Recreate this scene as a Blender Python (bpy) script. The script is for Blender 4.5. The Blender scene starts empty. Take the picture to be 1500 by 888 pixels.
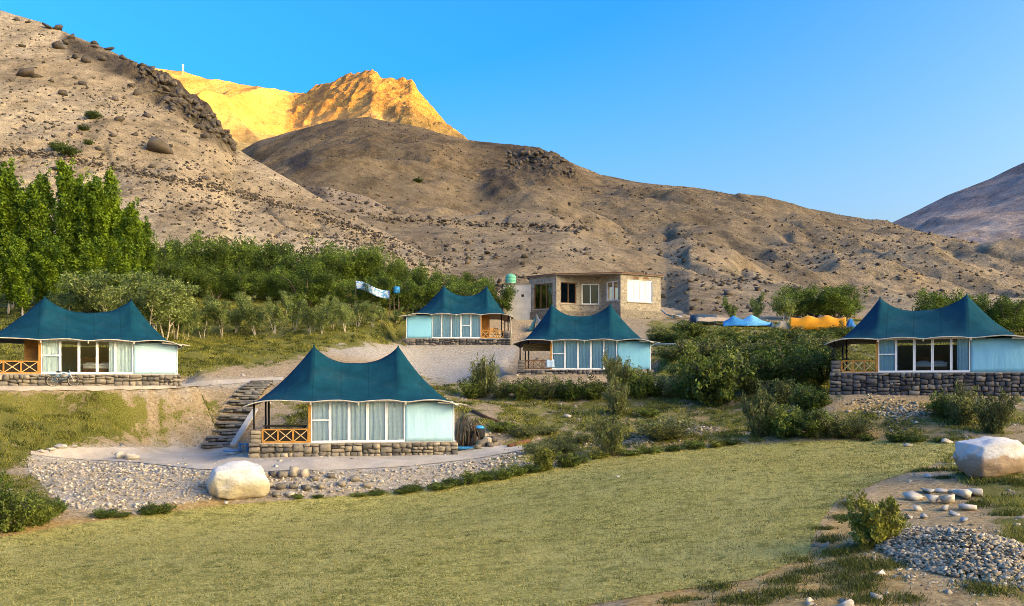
import bpy, bmesh, math, random
import numpy as np
from mathutils import Vector, Matrix, Quaternion

SC = bpy.context.scene
COL = SC.collection
R = math.radians
F, CX, HY = 1299.0, 750.0, 560.0        # focal length, centre column and horizon row in photo pixels

# ------------------------------------------------------------------ camera
cam_d = bpy.data.cameras.new('camera')
cam_d.sensor_fit = 'HORIZONTAL'; cam_d.sensor_width = 36.0
cam_d.lens = 36.0 * F / 1500.0
cam_d.shift_y = (HY - 444.0) / 1500.0
cam_d.clip_start = 0.3; cam_d.clip_end = 20000
cam = bpy.data.objects.new('camera', cam_d); COL.objects.link(cam)
cam.location = (0, 0, 0); cam.rotation_euler = (R(90), 0, 0)
SC.camera = cam

# ------------------------------------------------------------------ sky and sun
SUN_AZ, SUN_EL = R(114), R(14)          # azimuth clockwise from +Y
world = bpy.data.worlds.new('World'); SC.world = world; world.use_nodes = True
wn = world.node_tree; wn.nodes.clear()
sky = wn.nodes.new('ShaderNodeTexSky'); sky.sky_type = 'NISHITA'; sky.sun_disc = False
sky.sun_elevation = SUN_EL; sky.sun_rotation = SUN_AZ
sky.altitude = 250; sky.air_density = 1.0; sky.dust_density = 10.0; sky.ozone_density = 3.5
hs = wn.nodes.new('ShaderNodeHueSaturation'); hs.inputs['Saturation'].default_value = 1.52; hs.inputs['Hue'].default_value = 0.516
bgd = wn.nodes.new('ShaderNodeBackground'); bgd.inputs[1].default_value = 0.15
wo = wn.nodes.new('ShaderNodeOutputWorld')
wn.links.new(sky.outputs[0], hs.inputs['Color']); wn.links.new(hs.outputs[0], bgd.inputs[0]); wn.links.new(bgd.outputs[0], wo.inputs[0])
sun_d = bpy.data.lights.new('sun', 'SUN'); sun_d.energy = 2.5; sun_d.angle = R(0.5)
sun_d.color = (1.0, 0.47, 0.04)
sun = bpy.data.objects.new('sun', sun_d); COL.objects.link(sun)
sun_dir = Vector((math.sin(SUN_AZ) * math.cos(SUN_EL), math.cos(SUN_AZ) * math.cos(SUN_EL), math.sin(SUN_EL)))
sun.rotation_euler = (-sun_dir).to_track_quat('-Z', 'Y').to_euler()
sun.location = (40, -40, 60)
vs = SC.view_settings
vs.view_transform = 'Standard'; vs.look = 'None'; vs.gamma = 1.0; vs.use_curve_mapping = False
vs.exposure = 2.62
vs.use_white_balance = True; vs.white_balance_temperature = 9000; vs.white_balance_tint = 7
SC.cycles.use_denoising = True; SC.cycles.denoising_prefilter = 'NONE'; SC.cycles.filter_width = 0.9
SC.cycles.max_bounces = 6; SC.cycles.diffuse_bounces = 3; SC.cycles.transparent_max_bounces = 8

# ------------------------------------------------------------------ tagging helpers
def tag(o, label=None, cat=None, group=None, kind=None):
    if label: o['label'] = label
    if cat: o['category'] = cat
    if group: o['group'] = group
    if kind: o['kind'] = kind
    return o
def thing(name, label, cat, loc=(0, 0, 0), rotz=0, group=None, scale=None):
    o = bpy.data.objects.new(name, None); COL.objects.link(o)
    o.location = loc; o.rotation_euler = (0, 0, rotz); o.empty_display_size = 0.2
    if scale: o.scale = scale
    return tag(o, label, cat, group)
def link(name, me, parent=None, loc=None, rot=None, scale=None):
    o = bpy.data.objects.new(name, me); COL.objects.link(o)
    if parent: o.parent = parent
    if loc is not None: o.location = loc
    if rot is not None: o.rotation_euler = rot
    if scale is not None: o.scale = scale
    return o
def np_mesh(name, V, Q=None, T=None, mat=None, smooth=False, attr=None):
    """mesh from vertex array, quad array and triangle array; attr = {name: per-vertex float array}"""
    me = bpy.data.meshes.new(name)
    V = np.asarray(V, np.float32)
    nq = 0 if Q is None else len(Q); nt = 0 if T is None else len(T)
    me.vertices.add(len(V)); me.vertices.foreach_set('co', V.ravel())
    idx = []
    if nq: idx.append(np.asarray(Q, np.int32).ravel())
    if nt: idx.append(np.asarray(T, np.int32).ravel())
    idx = np.concatenate(idx)
    me.loops.add(len(idx)); me.loops.foreach_set('vertex_index', idx)
    me.polygons.add(nq + nt)
    starts = np.concatenate([np.arange(nq) * 4, nq * 4 + np.arange(nt) * 3]).astype(np.int32)
    me.polygons.foreach_set('loop_start', starts)
    if smooth: me.polygons.foreach_set('use_smooth', np.ones(nq + nt, bool))
    for k, a in (attr or {}).items():
        a = np.asarray(a, np.float32)
        if a.ndim == 1:
            at = me.attributes.new(k, 'FLOAT', 'POINT'); at.data.foreach_set('value', a)
        else:
            at = me.attributes.new(k, 'FLOAT_COLOR', 'POINT')
            at.data.foreach_set('color', np.c_[a, np.ones(len(a))].astype(np.float32).ravel())
    me.update(calc_edges=True); me.validate()
    if mat: me.materials.append(mat)
    return me

class MB:
    """collects boxes, bars, tubes and sheets into one mesh"""
    def __init__(s): s.v = []; s.f = []
    def add(s, vs_, fs):
        b = len(s.v); s.v += [tuple(p) for p in vs_]; s.f += [tuple(b + i for i in f) for f in fs]; return s
    def box(s, x0, x1, y0, y1, z0, z1):
        return s.add([(x0,y0,z0),(x1,y0,z0),(x1,y1,z0),(x0,y1,z0),(x0,y0,z1),(x1,y0,z1),(x1,y1,z1),(x0,y1,z1)],
              [(0,3,2,1),(4,5,6,7),(0,1,5,4),(1,2,6,5),(2,3,7,6),(3,0,4,7)])
    def bar(s, a, b, w, h):
        a, b = Vector(a), Vector(b); d = (b - a).normalized()
        u = d.cross(Vector((0, 0, 1)))
        if u.length < 1e-4: u = Vector((1, 0, 0))
        u.normalize(); v = u.cross(d)
        P = []
        for c in (a, b):
            for i, j in ((-1,-1),(1,-1),(1,1),(-1,1)): P.append(c + u * (w / 2 * i) + v * (h / 2 * j))
        return s.add(P, [(0,3,2,1),(4,5,6,7),(0,1,5,4),(1,2,6,5),(2,3,7,6),(3,0,4,7)])
    def tube(s, pts, rad, n=8, closed=False):
        pts = [Vector(p) for p in pts]; m = len(pts)
        if not hasattr(rad, '__len__'): rad = [rad] * m
        P = []; ref = None
        for i, p in enumerate(pts):
            if closed: d = pts[(i + 1) % m] - pts[i - 1]
            else: d = pts[min(i + 1, m - 1)] - pts[max(i - 1, 0)]
            d.normalize()
            if ref is None:
                ref = d.cross(Vector((0, 0, 1)))
                if ref.length < 1e-3: ref = Vector((1, 0, 0))
            u = (ref - d * ref.dot(d)).normalized(); ref = u; w = d.cross(u)
            for k in range(n):
                a = 2 * math.pi * k / n
                P.append(p + (u * math.cos(a) + w * math.sin(a)) * rad[i])
        Fs = []
        for i in range(m if closed else m - 1):
            j = (i + 1) % m
            for k in range(n): Fs.append((i*n+k, i*n+(k+1)%n, j*n+(k+1)%n, j*n+k))
        if not closed:
            Fs.append(tuple(range(n))[::-1]); Fs.append(tuple((m-1)*n+k for k in range(n)))
        return s.add(P, Fs)
    def mesh(s, name, mat, smooth=False):
        me = bpy.data.meshes.new(name); me.from_pydata(s.v, [], s.f); me.materials.append(mat)
        if smooth: me.polygons.foreach_set('use_smooth', [True] * len(me.polygons))
        me.update(); return me
    def build(s, name, mat, parent=None, smooth=False, **k):
        return link(name, s.mesh(name, mat, smooth), parent, **k)

# ------------------------------------------------------------------ noise
def _h(i, j, s):
    n = (i * 374761393 + j * 668265263 + s * 974711) & 0xffffffff
    n = ((n ^ (n >> 13)) * 1274126177) & 0xffffffff
    return ((n ^ (n >> 16)) & 0xffff) / 65535.0 * 2 - 1
def vnoise(x, y, s=0):
    xi = np.floor(x).astype(np.int64); yi = np.floor(y).astype(np.int64)
    fx = x - xi; fy = y - yi
    u = fx * fx * fx * (fx * (fx * 6 - 15) + 10); v = fy * fy * fy * (fy * (fy * 6 - 15) + 10)
    a = _h(xi, yi, s); b = _h(xi + 1, yi, s); c = _h(xi, yi + 1, s); d = _h(xi + 1, yi + 1, s)
    return (a * (1 - u) + b * u) * (1 - v) + (c * (1 - u) + d * u) * v
def fbm(x, y, o=5, s=0, g=0.5):
    r = 0; a = 1; t = 0
    for k in range(o):
        c, q = math.cos(k * 1.1), math.sin(k * 1.1)
        r = r + a * vnoise((x * c - y * q) * 2**k + 17.3 * k, (x * q + y * c) * 2**k - 9.1 * k, s + k); t += a; a *= g
    return r / t
def ridged(x, y, o=5, s=0, g=0.5):
    r = 0; a = 1; t = 0
    for k in range(o):
        c, q = math.cos(k * 1.1), math.sin(k * 1.1)
        n = 1 - np.abs(vnoise((x * c - y * q) * 2**k + 7.7 * k, (x * q + y * c) * 2**k + 3.1 * k, s + k))
        r = r + a * n * n; t += a; a *= g
    return r / t
def sstep(a, b, x):
    t = np.clip((x - a) / (b - a), 0, 1); return t * t * (3 - 2 * t)
def poly_sd(px, py, P):
    """signed distance to a polygon, positive inside"""
    px = np.asarray(px, float); py = np.asarray(py, float)
    d = np.full(px.shape, 1e9); ins = np.zeros(px.shape, bool)
    n = len(P)
    for i in range(n):
        x1, y1 = P[i]; x2, y2 = P[(i + 1) % n]
        ex, ey = x2 - x1, y2 - y1
        t = np.clip(((px - x1) * ex + (py - y1) * ey) / (ex * ex + ey * ey + 1e-9), 0, 1)
        d = np.minimum(d, np.hypot(px - x1 - t * ex, py - y1 - t * ey))
        c = ((y1 > py) != (y2 > py)) & (px < (x2 - x1) * (py - y1) / (y2 - y1 + 1e-12) + x1)
        ins ^= c
    return np.where(ins, d, -d)
def pl(x, pts):
    return np.interp(x, [p[0] for p in pts], [p[1] for p in pts])

# ------------------------------------------------------------------ materials
def new_mat(name):
    m = bpy.data.materials.new(name); m.use_nodes = True
    nt = m.node_tree; b = nt.nodes['Principled BSDF']
    return m, nt, b
def N(nt, t, **k):
    n = nt.nodes.new(t)
    for a, v in k.items(): setattr(n, a, v)
    return n
def L(nt, a, b): nt.links.new(a, b)
def tex_noise(nt, vec, scale, detail=6, rough=0.6):
    n = N(nt, 'ShaderNodeTexNoise'); n.inputs['Scale'].default_value = scale
    n.inputs['Detail'].default_value = detail; n.inputs['Roughness'].default_value = rough
    L(nt, vec, n.inputs['Vector']); return n.outputs['Fac']
def ramp(nt, fac, stops):
    n = N(nt, 'ShaderNodeValToRGB'); e = n.color_ramp.elements
    while len(e) < len(stops): e.new(0.5)
    for i, (p, c) in enumerate(stops):
        e[i].position = p; e[i].color = (*c, 1) if hasattr(c, '__len__') else (c, c, c, 1)
    L(nt, fac, n.inputs[0]); return n.outputs[0]
def mix(nt, fac, a, b, blend='MIX'):
    n = N(nt, 'ShaderNodeMix', data_type='RGBA', blend_type=blend)
    for k, v in ((0, fac), (6, a), (7, b)):
        if hasattr(v, 'is_output') : L(nt, v, n.inputs[k])
        elif k == 0: n.inputs[0].default_value = v
        else: n.inputs[k].default_value = (*v, 1)
    return n.outputs[2]
def math_n(nt, op, a, b=None):
    n = N(nt, 'ShaderNodeMath', operation=op)
    for i, v in enumerate((a, b)):
        if v is None: continue
        if hasattr(v, 'is_output'): L(nt, v, n.inputs[i])
        else: n.inputs[i].default_value = v
    return n.outputs[0]
def bump(nt, b, h, strength, dist):
    n = N(nt, 'ShaderNodeBump'); n.inputs['Strength'].default_value = strength; n.inputs['Distance'].default_value = dist
    L(nt, h, n.inputs['Height']); L(nt, n.outputs[0], b.inputs['Normal'])
def coords(nt, obj=False):
    if obj: return N(nt, 'ShaderNodeTexCoord').outputs['Object']
    return N(nt, 'ShaderNodeNewGeometry').outputs['Position']
def attr(nt, name, out='Fac'):
    return N(nt, 'ShaderNodeAttribute', attribute_name=name).outputs[out]
def simple(name, c, rough=0.7, metal=0.0, var=0.12, scale=6.0, bmp=0.0, spec=0.3, obj=True):
    """plain surface with slight uneven wear"""
    m, nt, b = new_mat(name)
    v = coords(nt, obj); f = tex_noise(nt, v, scale)
    lo = tuple(x * (1 - var) for x in c); hi = tuple(min(1, x * (1 + var)) for x in c)
    L(nt, ramp(nt, f, [(0.3, lo), (0.7, hi)]), b.inputs['Base Color'])
    b.inputs['Roughness'].default_value = rough; b.inputs['Metallic'].default_value = metal
    b.inputs['Specular IOR Level'].default_value = spec
    if bmp: bump(nt, b, tex_noise(nt, v, scale * 8), bmp, 0.02)
    return m
MAT = {}
def stone_mat(name, cols, scale=6.0):
    """stone whose tone differs from piece to piece"""
    m, nt, b = new_mat(name)
    oi = N(nt, 'ShaderNodeObjectInfo').outputs['Random']
    v = coords(nt)
    c = ramp(nt, oi, [(i / max(1, len(cols) - 1), k) for i, k in enumerate(cols)])
    f = tex_noise(nt, v, scale, 8, 0.65)
    c2 = mix(nt, 1.0, c, ramp(nt, f, [(0.25, 0.55), (0.75, 1.35)]), 'MULTIPLY')
    L(nt, c2, b.inputs['Base Color']); b.inputs['Roughness'].default_value = 0.9
    b.inputs['Specular IOR Level'].default_value = 0.2
    bump(nt, b, f, 0.5, 0.03)
    return m
MAT['wall_stone'] = stone_mat('wall_stone', [(.13,.11,.09), (.38,.31,.22), (.085,.08,.078), (.30,.25,.19), (.16,.14,.12), (.44,.37,.28)])
MAT['dark_wall_stone'] = stone_mat('dark_wall_stone', [(.06,.06,.065), (.12,.11,.11), (.3,.25,.2), (.08,.08,.085), (.16,.14,.13), (.05,.05,.055)])
MAT['hill_rock'] = stone_mat('hill_rock', [(.06,.05,.04), (.12,.095,.07), (.085,.07,.06), (.16,.125,.095)], 1.5)
MAT['pale_rock'] = stone_mat('pale_rock', [(.42,.38,.33), (.5,.44,.36), (.36,.35,.34), (.46,.39,.29)], 4)
MAT['step_stone'] = stone_mat('step_stone', [(.16,.145,.13), (.22,.2,.18), (.12,.115,.11), (.27,.24,.2)], 4)

def rubble_mat(name, cols):
    """loose stones in one mass: tone per stone from the 'v' attribute"""
    m, nt, b = new_mat(name)
    c = ramp(nt, attr(nt, 'v'), [(i / (len(cols) - 1), k) for i, k in enumerate(cols)])
    f = tex_noise(nt, coords(nt), 14, 4)
    L(nt, mix(nt, 1.0, c, ramp(nt, f, [(0.3, 0.7), (0.7, 1.25)]), 'MULTIPLY'), b.inputs['Base Color'])
    b.inputs['Roughness'].default_value = 0.92; b.inputs['Specular IOR Level'].default_value = 0.2
    return m
MAT['rubble'] = rubble_mat('rubble', [(.20,.16,.12), (.40,.33,.25), (.52,.44,.35), (.30,.25,.19), (.62,.54,.44)])
MAT['gravel'] = rubble_mat('gravel', [(.10,.082,.062), (.29,.245,.18), (.44,.37,.27), (.18,.14,.10), (.55,.46,.33), (.34,.235,.14)])
MAT['scree'] = rubble_mat('scree', [(.045,.037,.03), (.09,.07,.052), (.15,.115,.085), (.07,.058,.045)])

def leaf_mat(name, c0, c1, trans=0.3):
    m, nt, b = new_mat(name)
    v = attr(nt, 'v'); oi = N(nt, 'ShaderNodeObjectInfo').outputs['Random']
    f = math_n(nt, 'ADD', v, math_n(nt, 'MULTIPLY', math_n(nt, 'SUBTRACT', oi, 0.5), 0.35))
    c = ramp(nt, f, [(0.0, c0), (1.0, c1)])
    L(nt, c, b.inputs['Base Color']); b.inputs['Roughness'].default_value = 0.6
    b.inputs['Specular IOR Level'].default_value = 0.25
    t = N(nt, 'ShaderNodeBsdfTranslucent'); L(nt, c, t.inputs[0])
    mx = N(nt, 'ShaderNodeMixShader'); mx.inputs[0].default_value = trans
    L(nt, b.outputs[0], mx.inputs[1]); L(nt, t.outputs[0], mx.inputs[2])
    L(nt, mx.outputs[0], nt.nodes['Material Output'].inputs[0])
    return m
MAT['poplar_leaf'] = leaf_mat('poplar_leaf', (.03,.075,.007), (.25,.36,.03))
MAT['willow_leaf'] = leaf_mat('willow_leaf', (.025,.05,.008), (.20,.28,.04))
MAT['orchard_leaf'] = leaf_mat('orchard_leaf', (.08,.115,.028), (.34,.40,.12))
MAT['bush_leaf'] = leaf_mat('bush_leaf', (.025,.045,.008), (.25,.30,.055))
MAT['olive_leaf'] = leaf_mat('olive_leaf', (.04,.055,.015), (.30,.31,.10))
MAT['yellow_leaf'] = leaf_mat('yellow_leaf', (.06,.075,.012), (.34,.33,.06))
MAT['grass_blade'] = leaf_mat('grass_blade', (.025,.045,.006), (.34,.31,.06), 0.25)
MAT['dry_blade'] = leaf_mat('dry_blade', (.14,.13,.035), (.40,.345,.13), 0.25)
MAT['dark_leaf'] = leaf_mat('dark_leaf', (.02,.04,.007), (.13,.19,.03))
MAT['bark'] = simple('bark', (.16,.12,.085), 0.9, bmp=0.4)
MAT['pale_bark'] = simple('pale_bark', (.42,.36,.27), 0.85, bmp=0.3)
MAT['white_frame'] = simple('white_frame', (.80,.81,.82), 0.4, var=0.04)
MAT['trim'] = simple('trim', (.50,.44,.35), 0.6, var=0.3)
MAT['wood'] = simple('wood', (.48,.22,.05), 0.5, var=0.3, scale=3)
MAT['dark_wood'] = simple('dark_wood', (.16,.075,.035), 0.6, var=0.3, scale=3)
MAT['black_metal'] = simple('black_metal', (.015,.013,.012), 0.5)
MAT['dark_panel'] = simple('dark_panel', (.02,.014,.01), 0.8)
MAT['concrete'] = simple('concrete', (.42,.38,.33), 0.9, scale=1.5, bmp=0.3)
MAT['floor_wood'] = simple('floor_wood', (.14,.08,.04), 0.6)
MAT['blue_tarp'] = simple('blue_tarp', (.02,.20,.42), 0.5, var=0.3)
MAT['pale_tarp'] = simple('pale_tarp', (.45,.62,.78), 0.5, var=0.15)
MAT['orange_cloth'] = simple('orange_cloth', (.80,.30,.012), 0.6, var=0.15, scale=1.5)
MAT['linen'] = simple('linen', (.75,.74,.70), 0.9)
MAT['bicycle_blue'] = simple('bicycle_blue', (.02,.15,.30), 0.35)
MAT['rubber'] = simple('rubber', (.02,.02,.02), 0.8)
MAT['rust'] = simple('rust', (.17,.07,.035), 0.85, var=0.4)
MAT['green_tank'] = simple('green_tank', (.10,.42,.28), 0.45, var=0.2)
MAT['plaster'] = simple('plaster', (.48,.46,.44), 0.9, var=0.2, scale=1.2, bmp=0.5)

def canvas_mat(name, c, wr=0.15):
    """stretched cloth: weave, seams along the bolts and faint dirt"""
    m, nt, b = new_mat(name)
    v = coords(nt, True)
    sx = N(nt, 'ShaderNodeSeparateXYZ'); L(nt, v, sx.inputs[0])
    seam = math_n(nt, 'ABSOLUTE', math_n(nt, 'SUBTRACT', math_n(nt, 'FRACT', math_n(nt, 'MULTIPLY', sx.outputs[0], 0.68)), 0.5))
    seam = ramp(nt, seam, [(0.0, 0.0), (0.03, 1.0)])
    f = tex_noise(nt, v, 1.1, 8, 0.65); w = tex_noise(nt, v, 60, 2)
    col = ramp(nt, f, [(0.3, tuple(k * 0.8 for k in c)), (0.7, tuple(k * 1.25 for k in c))])
    col = mix(nt, 0.3, col, seam, 'MULTIPLY')
    dust = ramp(nt, tex_noise(nt, v, 0.5, 10, 0.75), [(0.5, 0.0), (0.75, 0.10)])
    col = mix(nt, dust, col, (.20,.22,.20))
    L(nt, col, b.inputs['Base Color']); b.inputs['Roughness'].default_value = 0.92
    b.inputs['Specular IOR Level'].default_value = 0.06
    h = math_n(nt, 'ADD', math_n(nt, 'MULTIPLY', w, 0.25), math_n(nt, 'MULTIPLY', f, 1.0))
    bump(nt, b, h, wr, 0.15)
    return m
MAT['canvas'] = canvas_mat('canvas', (.002,.050,.074), 0.35)
MAT['canvas_lining'] = simple('canvas_lining', (.16,.12,.085), 0.9)
def wall_cloth(name, c):
    m, nt, b = new_mat(name)
    v = coords(nt, True)
    mp = N(nt, 'ShaderNodeMapping'); mp.inputs['Scale'].default_value = (1.6, 1.6, 0.35); L(nt, v, mp.inputs[0])
    f = tex_noise(nt, mp.outputs[0], 1.6, 4)
    L(nt, ramp(nt, f, [(0.3, tuple(k * 0.92 for k in c)), (0.7, c)]), b.inputs['Base Color'])
    b.inputs['Roughness'].default_value = 0.85; b.inputs['Specular IOR Level'].default_value = 0.15
    bump(nt, b, f, 0.35, 0.12)
    return m
MAT['wall_cloth_pale'] = wall_cloth('wall_cloth_pale', (.44,.70,.79))
MAT['wall_cloth_cyan'] = wall_cloth('wall_cloth_cyan', (.24,.60,.76))
MAT['wall_cloth_white'] = wall_cloth('wall_cloth_white', (.50,.75,.84))
MAT['curtain'] = simple('curtain', (.52,.84,.93), 0.9, var=0.08)
MAT['curtain_pale'] = simple('curtain_pale', (.76,.89,.93), 0.9, var=0.08)
def glass_mat():
    m = bpy.data.materials.new('window_glass'); m.use_nodes = True
    nt = m.node_tree; nt.nodes.clear()
    o = N(nt, 'ShaderNodeOutputMaterial'); t = N(nt, 'ShaderNodeBsdfTransparent'); g = N(nt, 'ShaderNodeBsdfGlossy')
    t.inputs[0].default_value = (.94, .96, .96, 1); g.inputs['Roughness'].default_value = 0.03
    fr = N(nt, 'ShaderNodeFresnel'); fr.inputs[0].default_value = 1.5
    mx = N(nt, 'ShaderNodeMixShader'); L(nt, fr.outputs[0], mx.inputs[0])
    L(nt, t.outputs[0], mx.inputs[1]); L(nt, g.outputs[0], mx.inputs[2]); L(nt, mx.outputs[0], o.inputs[0])
    return m
MAT['glass'] = glass_mat()
MAT['bright_blue'] = simple('bright_blue', (.02,.28,.60), 0.4)
MAT['sky_tarp'] = simple('sky_tarp', (.12,.42,.62), 0.55, var=0.25)
MAT['tan_cloth'] = simple('tan_cloth', (.55,.38,.22), 0.8, var=0.2)
MAT['tan_plank'] = simple('tan_plank', (.42,.30,.19), 0.85, var=0.3)
MAT['navy_cloth'] = simple('navy_cloth', (.02,.06,.11), 0.6, var=0.3)
MAT['blue_dark'] = simple('blue_dark', (.012,.08,.14), 0.6, var=0.2)
MAT['dark_bark'] = simple('dark_bark', (.075,.048,.034), 0.9, bmp=0.4)
def banner_mat():
    m, nt, b = new_mat('banner_cloth'); v = coords(nt, True)
    f = tex_noise(nt, v, 3.0, 3); L(nt, ramp(nt, f, [(0.46, (.66,.74,.80)), (0.54, (.10,.36,.62))]), b.inputs['Base Color']); b.inputs['Roughness'].default_value = 0.8
    return m
MAT['banner_cloth'] = banner_mat()
# ------------------------------------------------------------------ terrain heights from levelled points (column, row, distance)
CP = [(0,888,20.6),(300,888,19.5),(750,888,18.2),(1200,888,15.8),(1500,888,15.2),(-300,830,24),(1800,800,18),(750,1200,8.5),(0,1200,9.5),(1500,1200,7.8),
 (0,785,31.7),(100,765,34.2),(200,752,36),(330,738,38.2),(450,728,39.2),(550,721,40.3),(700,705,41.2),(780,690,42.8),(850,675,45.2),(950,662,47),(1050,652,48),(1180,645,46.5),(1300,643,45.4),(1410,648,42),
 (400,800,27.5),(750,780,28.3),(1100,740,28.5),(1000,690,37),(1250,700,31.5),(1300,740,25.5),(1460,700,28.8),(1500,760,22),(1500,650,41),(1380,800,19.5),
 (100,675,45),(200,679,44.5),(300,690,41.5),(400,692,41.5),(500,690,42),(600,686,42.8),(700,674,45),(760,662,49),
 (100,657,51.5),(200,656,52),(320,656,52),(375,668,46.9),(520,667,47.3),(670,663,48.2),
 (0,690,40),(0,650,43),(0,610,46.5),(0,575,50),(100,640,47.5),(100,600,49.5),(150,575,51.5),(250,640,54),(250,600,56),(300,575,58),(380,562,62),(330,610,56),(60,700,39.5),(30,740,36),
 (420,620,55),(560,560,64),(690,620,55),(690,590,60),
 (120,470,72),(0,450,82),(200,445,85),(260,520,66),(300,540,64),(400,520,70),(300,500,80),(450,490,80),(550,495,80),(550,450,98),(400,430,108),(250,430,105),(100,420,100),(600,420,115),(-200,450,80),(-200,600,46),(-200,720,33),
 (600,515,81.5),(740,510,82),(650,555,74),(720,560,72),(700,585,64),(560,530,75),
 (760,556,67.5),(950,556,67.5),(850,590,61.5),(800,620,56),(760,640,53),(900,620,55),(900,655,48.5),(1000,590,60),(1000,640,50),(1100,560,66),(1100,610,54),(1180,600,53),
 (1000,510,80),(1000,480,92),(1100,500,80),(1100,478,92),(1200,482,90),(1180,530,66),(1200,560,58),
 (1225,580,51.5),(1350,582,51),(1490,580,50),(1350,610,48),(1480,615,46),(1250,615,48.5),(1350,500,75),(1400,470,92),(1500,475,90),(1700,480,85),(1700,600,48),(1700,660,38),
 (850,468,106),(960,466,106),(740,455,108),(880,450,125),(800,490,97),(1050,462,110),(1300,455,115),(1500,450,115),
 (400,400,140),(0,380,140),(1100,450,140),(1500,440,140),(750,430,140),(-300,400,140),(1800,440,140)]
cp = np.array([((p - CX) / F * d, d, (HY - q) / F * d) for p, q, d in CP])
def _u(r2): return np.where(r2 > 1e-9, r2 * np.log(np.maximum(r2, 1e-9)) * 0.5, 0.0)
def _fit():
    n = len(cp); S = 40.0
    X = cp[:, :2] / S
    d2 = ((X[:, None] - X[None]) ** 2).sum(2)
    A = np.zeros((n + 3, n + 3)); A[:n, :n] = _u(d2) + np.eye(n) * 0.0015
    P = np.c_[np.ones(n), X]; A[:n, n:] = P; A[n:, :n] = P.T
    return np.linalg.solve(A, np.r_[cp[:, 2], 0, 0, 0]), X, S
TW, TX, TS = _fit()
def tps(x, y):
    x = np.asarray(x, float); y = np.asarray(y, float); sh = x.shape
    q = np.c_[x.ravel(), y.ravel()] / TS
    out = np.empty(len(q))
    for i in range(0, len(q), 20000):
        c = q[i:i + 20000]
        d2 = ((c[:, None] - TX[None]) ** 2).sum(2)
        out[i:i + 20000] = _u(d2) @ TW[:len(TX)] + np.c_[np.ones(len(c)), c] @ TW[len(TX):]
    return out.reshape(sh)
def facing(px): return -math.atan2((px - CX) / F, 1.0)        # turn about z that faces the camera's side of the valley
# level pads that the buildings stand on: x, y of front centre, half width, depth, height, turn
PADS = []
def pad(px, d, hw, dep, z, rz, soft=2.0): PADS.append(((px - CX) / F * d, d, hw, dep, z, rz, soft))
pad(520, 46.9, 5.8, 8.0, -3.92, facing(520), 1.3)
pad(118, 52.0, 6.2, 8.0, -0.22, facing(118), 1.6)
pad(1358, 52.0, 6.0, 8.0, -0.78, facing(1358), 1.6)
pad(856, 69.0, 5.8, 8.0, 0.60, facing(856), 1.8)
pad(670, 84.0, 5.8, 8.0, 3.50, facing(670), 1.8)
pad(872, 101.0, 8.5, 16.0, 7.15, facing(872), 3.0)
def gz0(x, y):
    z = tps(x, y)
    for X, Y, hw, dep, pz, rz, soft in PADS:
        c, s = math.cos(rz), math.sin(rz)
        u = (x - X) * c + (y - Y) * s; v = -(x - X) * s + (y - Y) * c
        dd = np.maximum(np.abs(u) - hw, np.maximum(-0.5 - v, v - dep))
        w = 1 - sstep(0, soft, dd)
        z = z * (1 - w) + pz * w
    return z
LAWN_FAR = [(-400,830),(-150,808),(0,789),(100,771),(200,757),(330,741),(450,732),(550,723),(640,714),(700,706),(780,692),(850,677),(950,664),(1050,654),(1180,647),(1300,645),(1405,650)]
LAWN_NEAR = [(-400,1150),(700,1150),(800,905),(850,890),(950,872),(1100,850),(1185,815),(1195,775),(1225,735),(1290,705),(1370,680),(1400,662),(1405,651)]
lawn_poly = LAWN_FAR + LAWN_NEAR[::-1]
def rough_amp(px, py):
    s = poly_sd(px, py, lawn_poly)
    return 0.015 + 0.985 * sstep(4, -14, s)
def gz(x, y):
    x = np.asarray(x, float); y = np.asarray(y, float)
    z = gz0(x, y)
    px = CX + x / np.maximum(y, 1) * F; py = HY - z / np.maximum(y, 1) * F
    w = rough_amp(px, py)
    for X, Y, hw, dep, pz, rz, soft in PADS:
        c, s = math.cos(rz), math.sin(rz)
        u = (x - X) * c + (y - Y) * s; v = -(x - X) * s + (y - Y) * c
        dd = np.maximum(np.abs(u) - hw, np.maximum(-0.5 - v, v - dep)); w = w * (0.1 + 0.9 * sstep(0, 2, dd))
    return z + w * (0.14 * fbm(x * 0.5, y * 0.5, 5, 3) + 0.22 * fbm(x * 0.13, y * 0.13, 3, 9))
_D = np.concatenate([np.arange(7, 60, 0.06), np.arange(60, 150, 0.15)])
def hit(px, py):
    """where the view through a photo pixel meets the ground"""
    x = (px - CX) / F * _D; z = gz(x, _D)
    app = HY - z / _D * F
    k = np.argmax(app <= py) if (app <= py).any() else len(_D) - 1
    return Vector((float(x[k]), float(_D[k]), float(z[k])))
def ground(x, y): return float(gz(np.array([x]), np.array([y]))[0])
def at(px, d):
    x = (px - CX) / F * d
    return Vector((x, d, ground(x, d)))

def grid_faces(nr, nc):
    i = np.arange(nr * nc).reshape(nr, nc)
    return np.stack([i[:-1, :-1], i[:-1, 1:], i[1:, 1:], i[1:, :-1]], -1).reshape(-1, 4)

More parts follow.
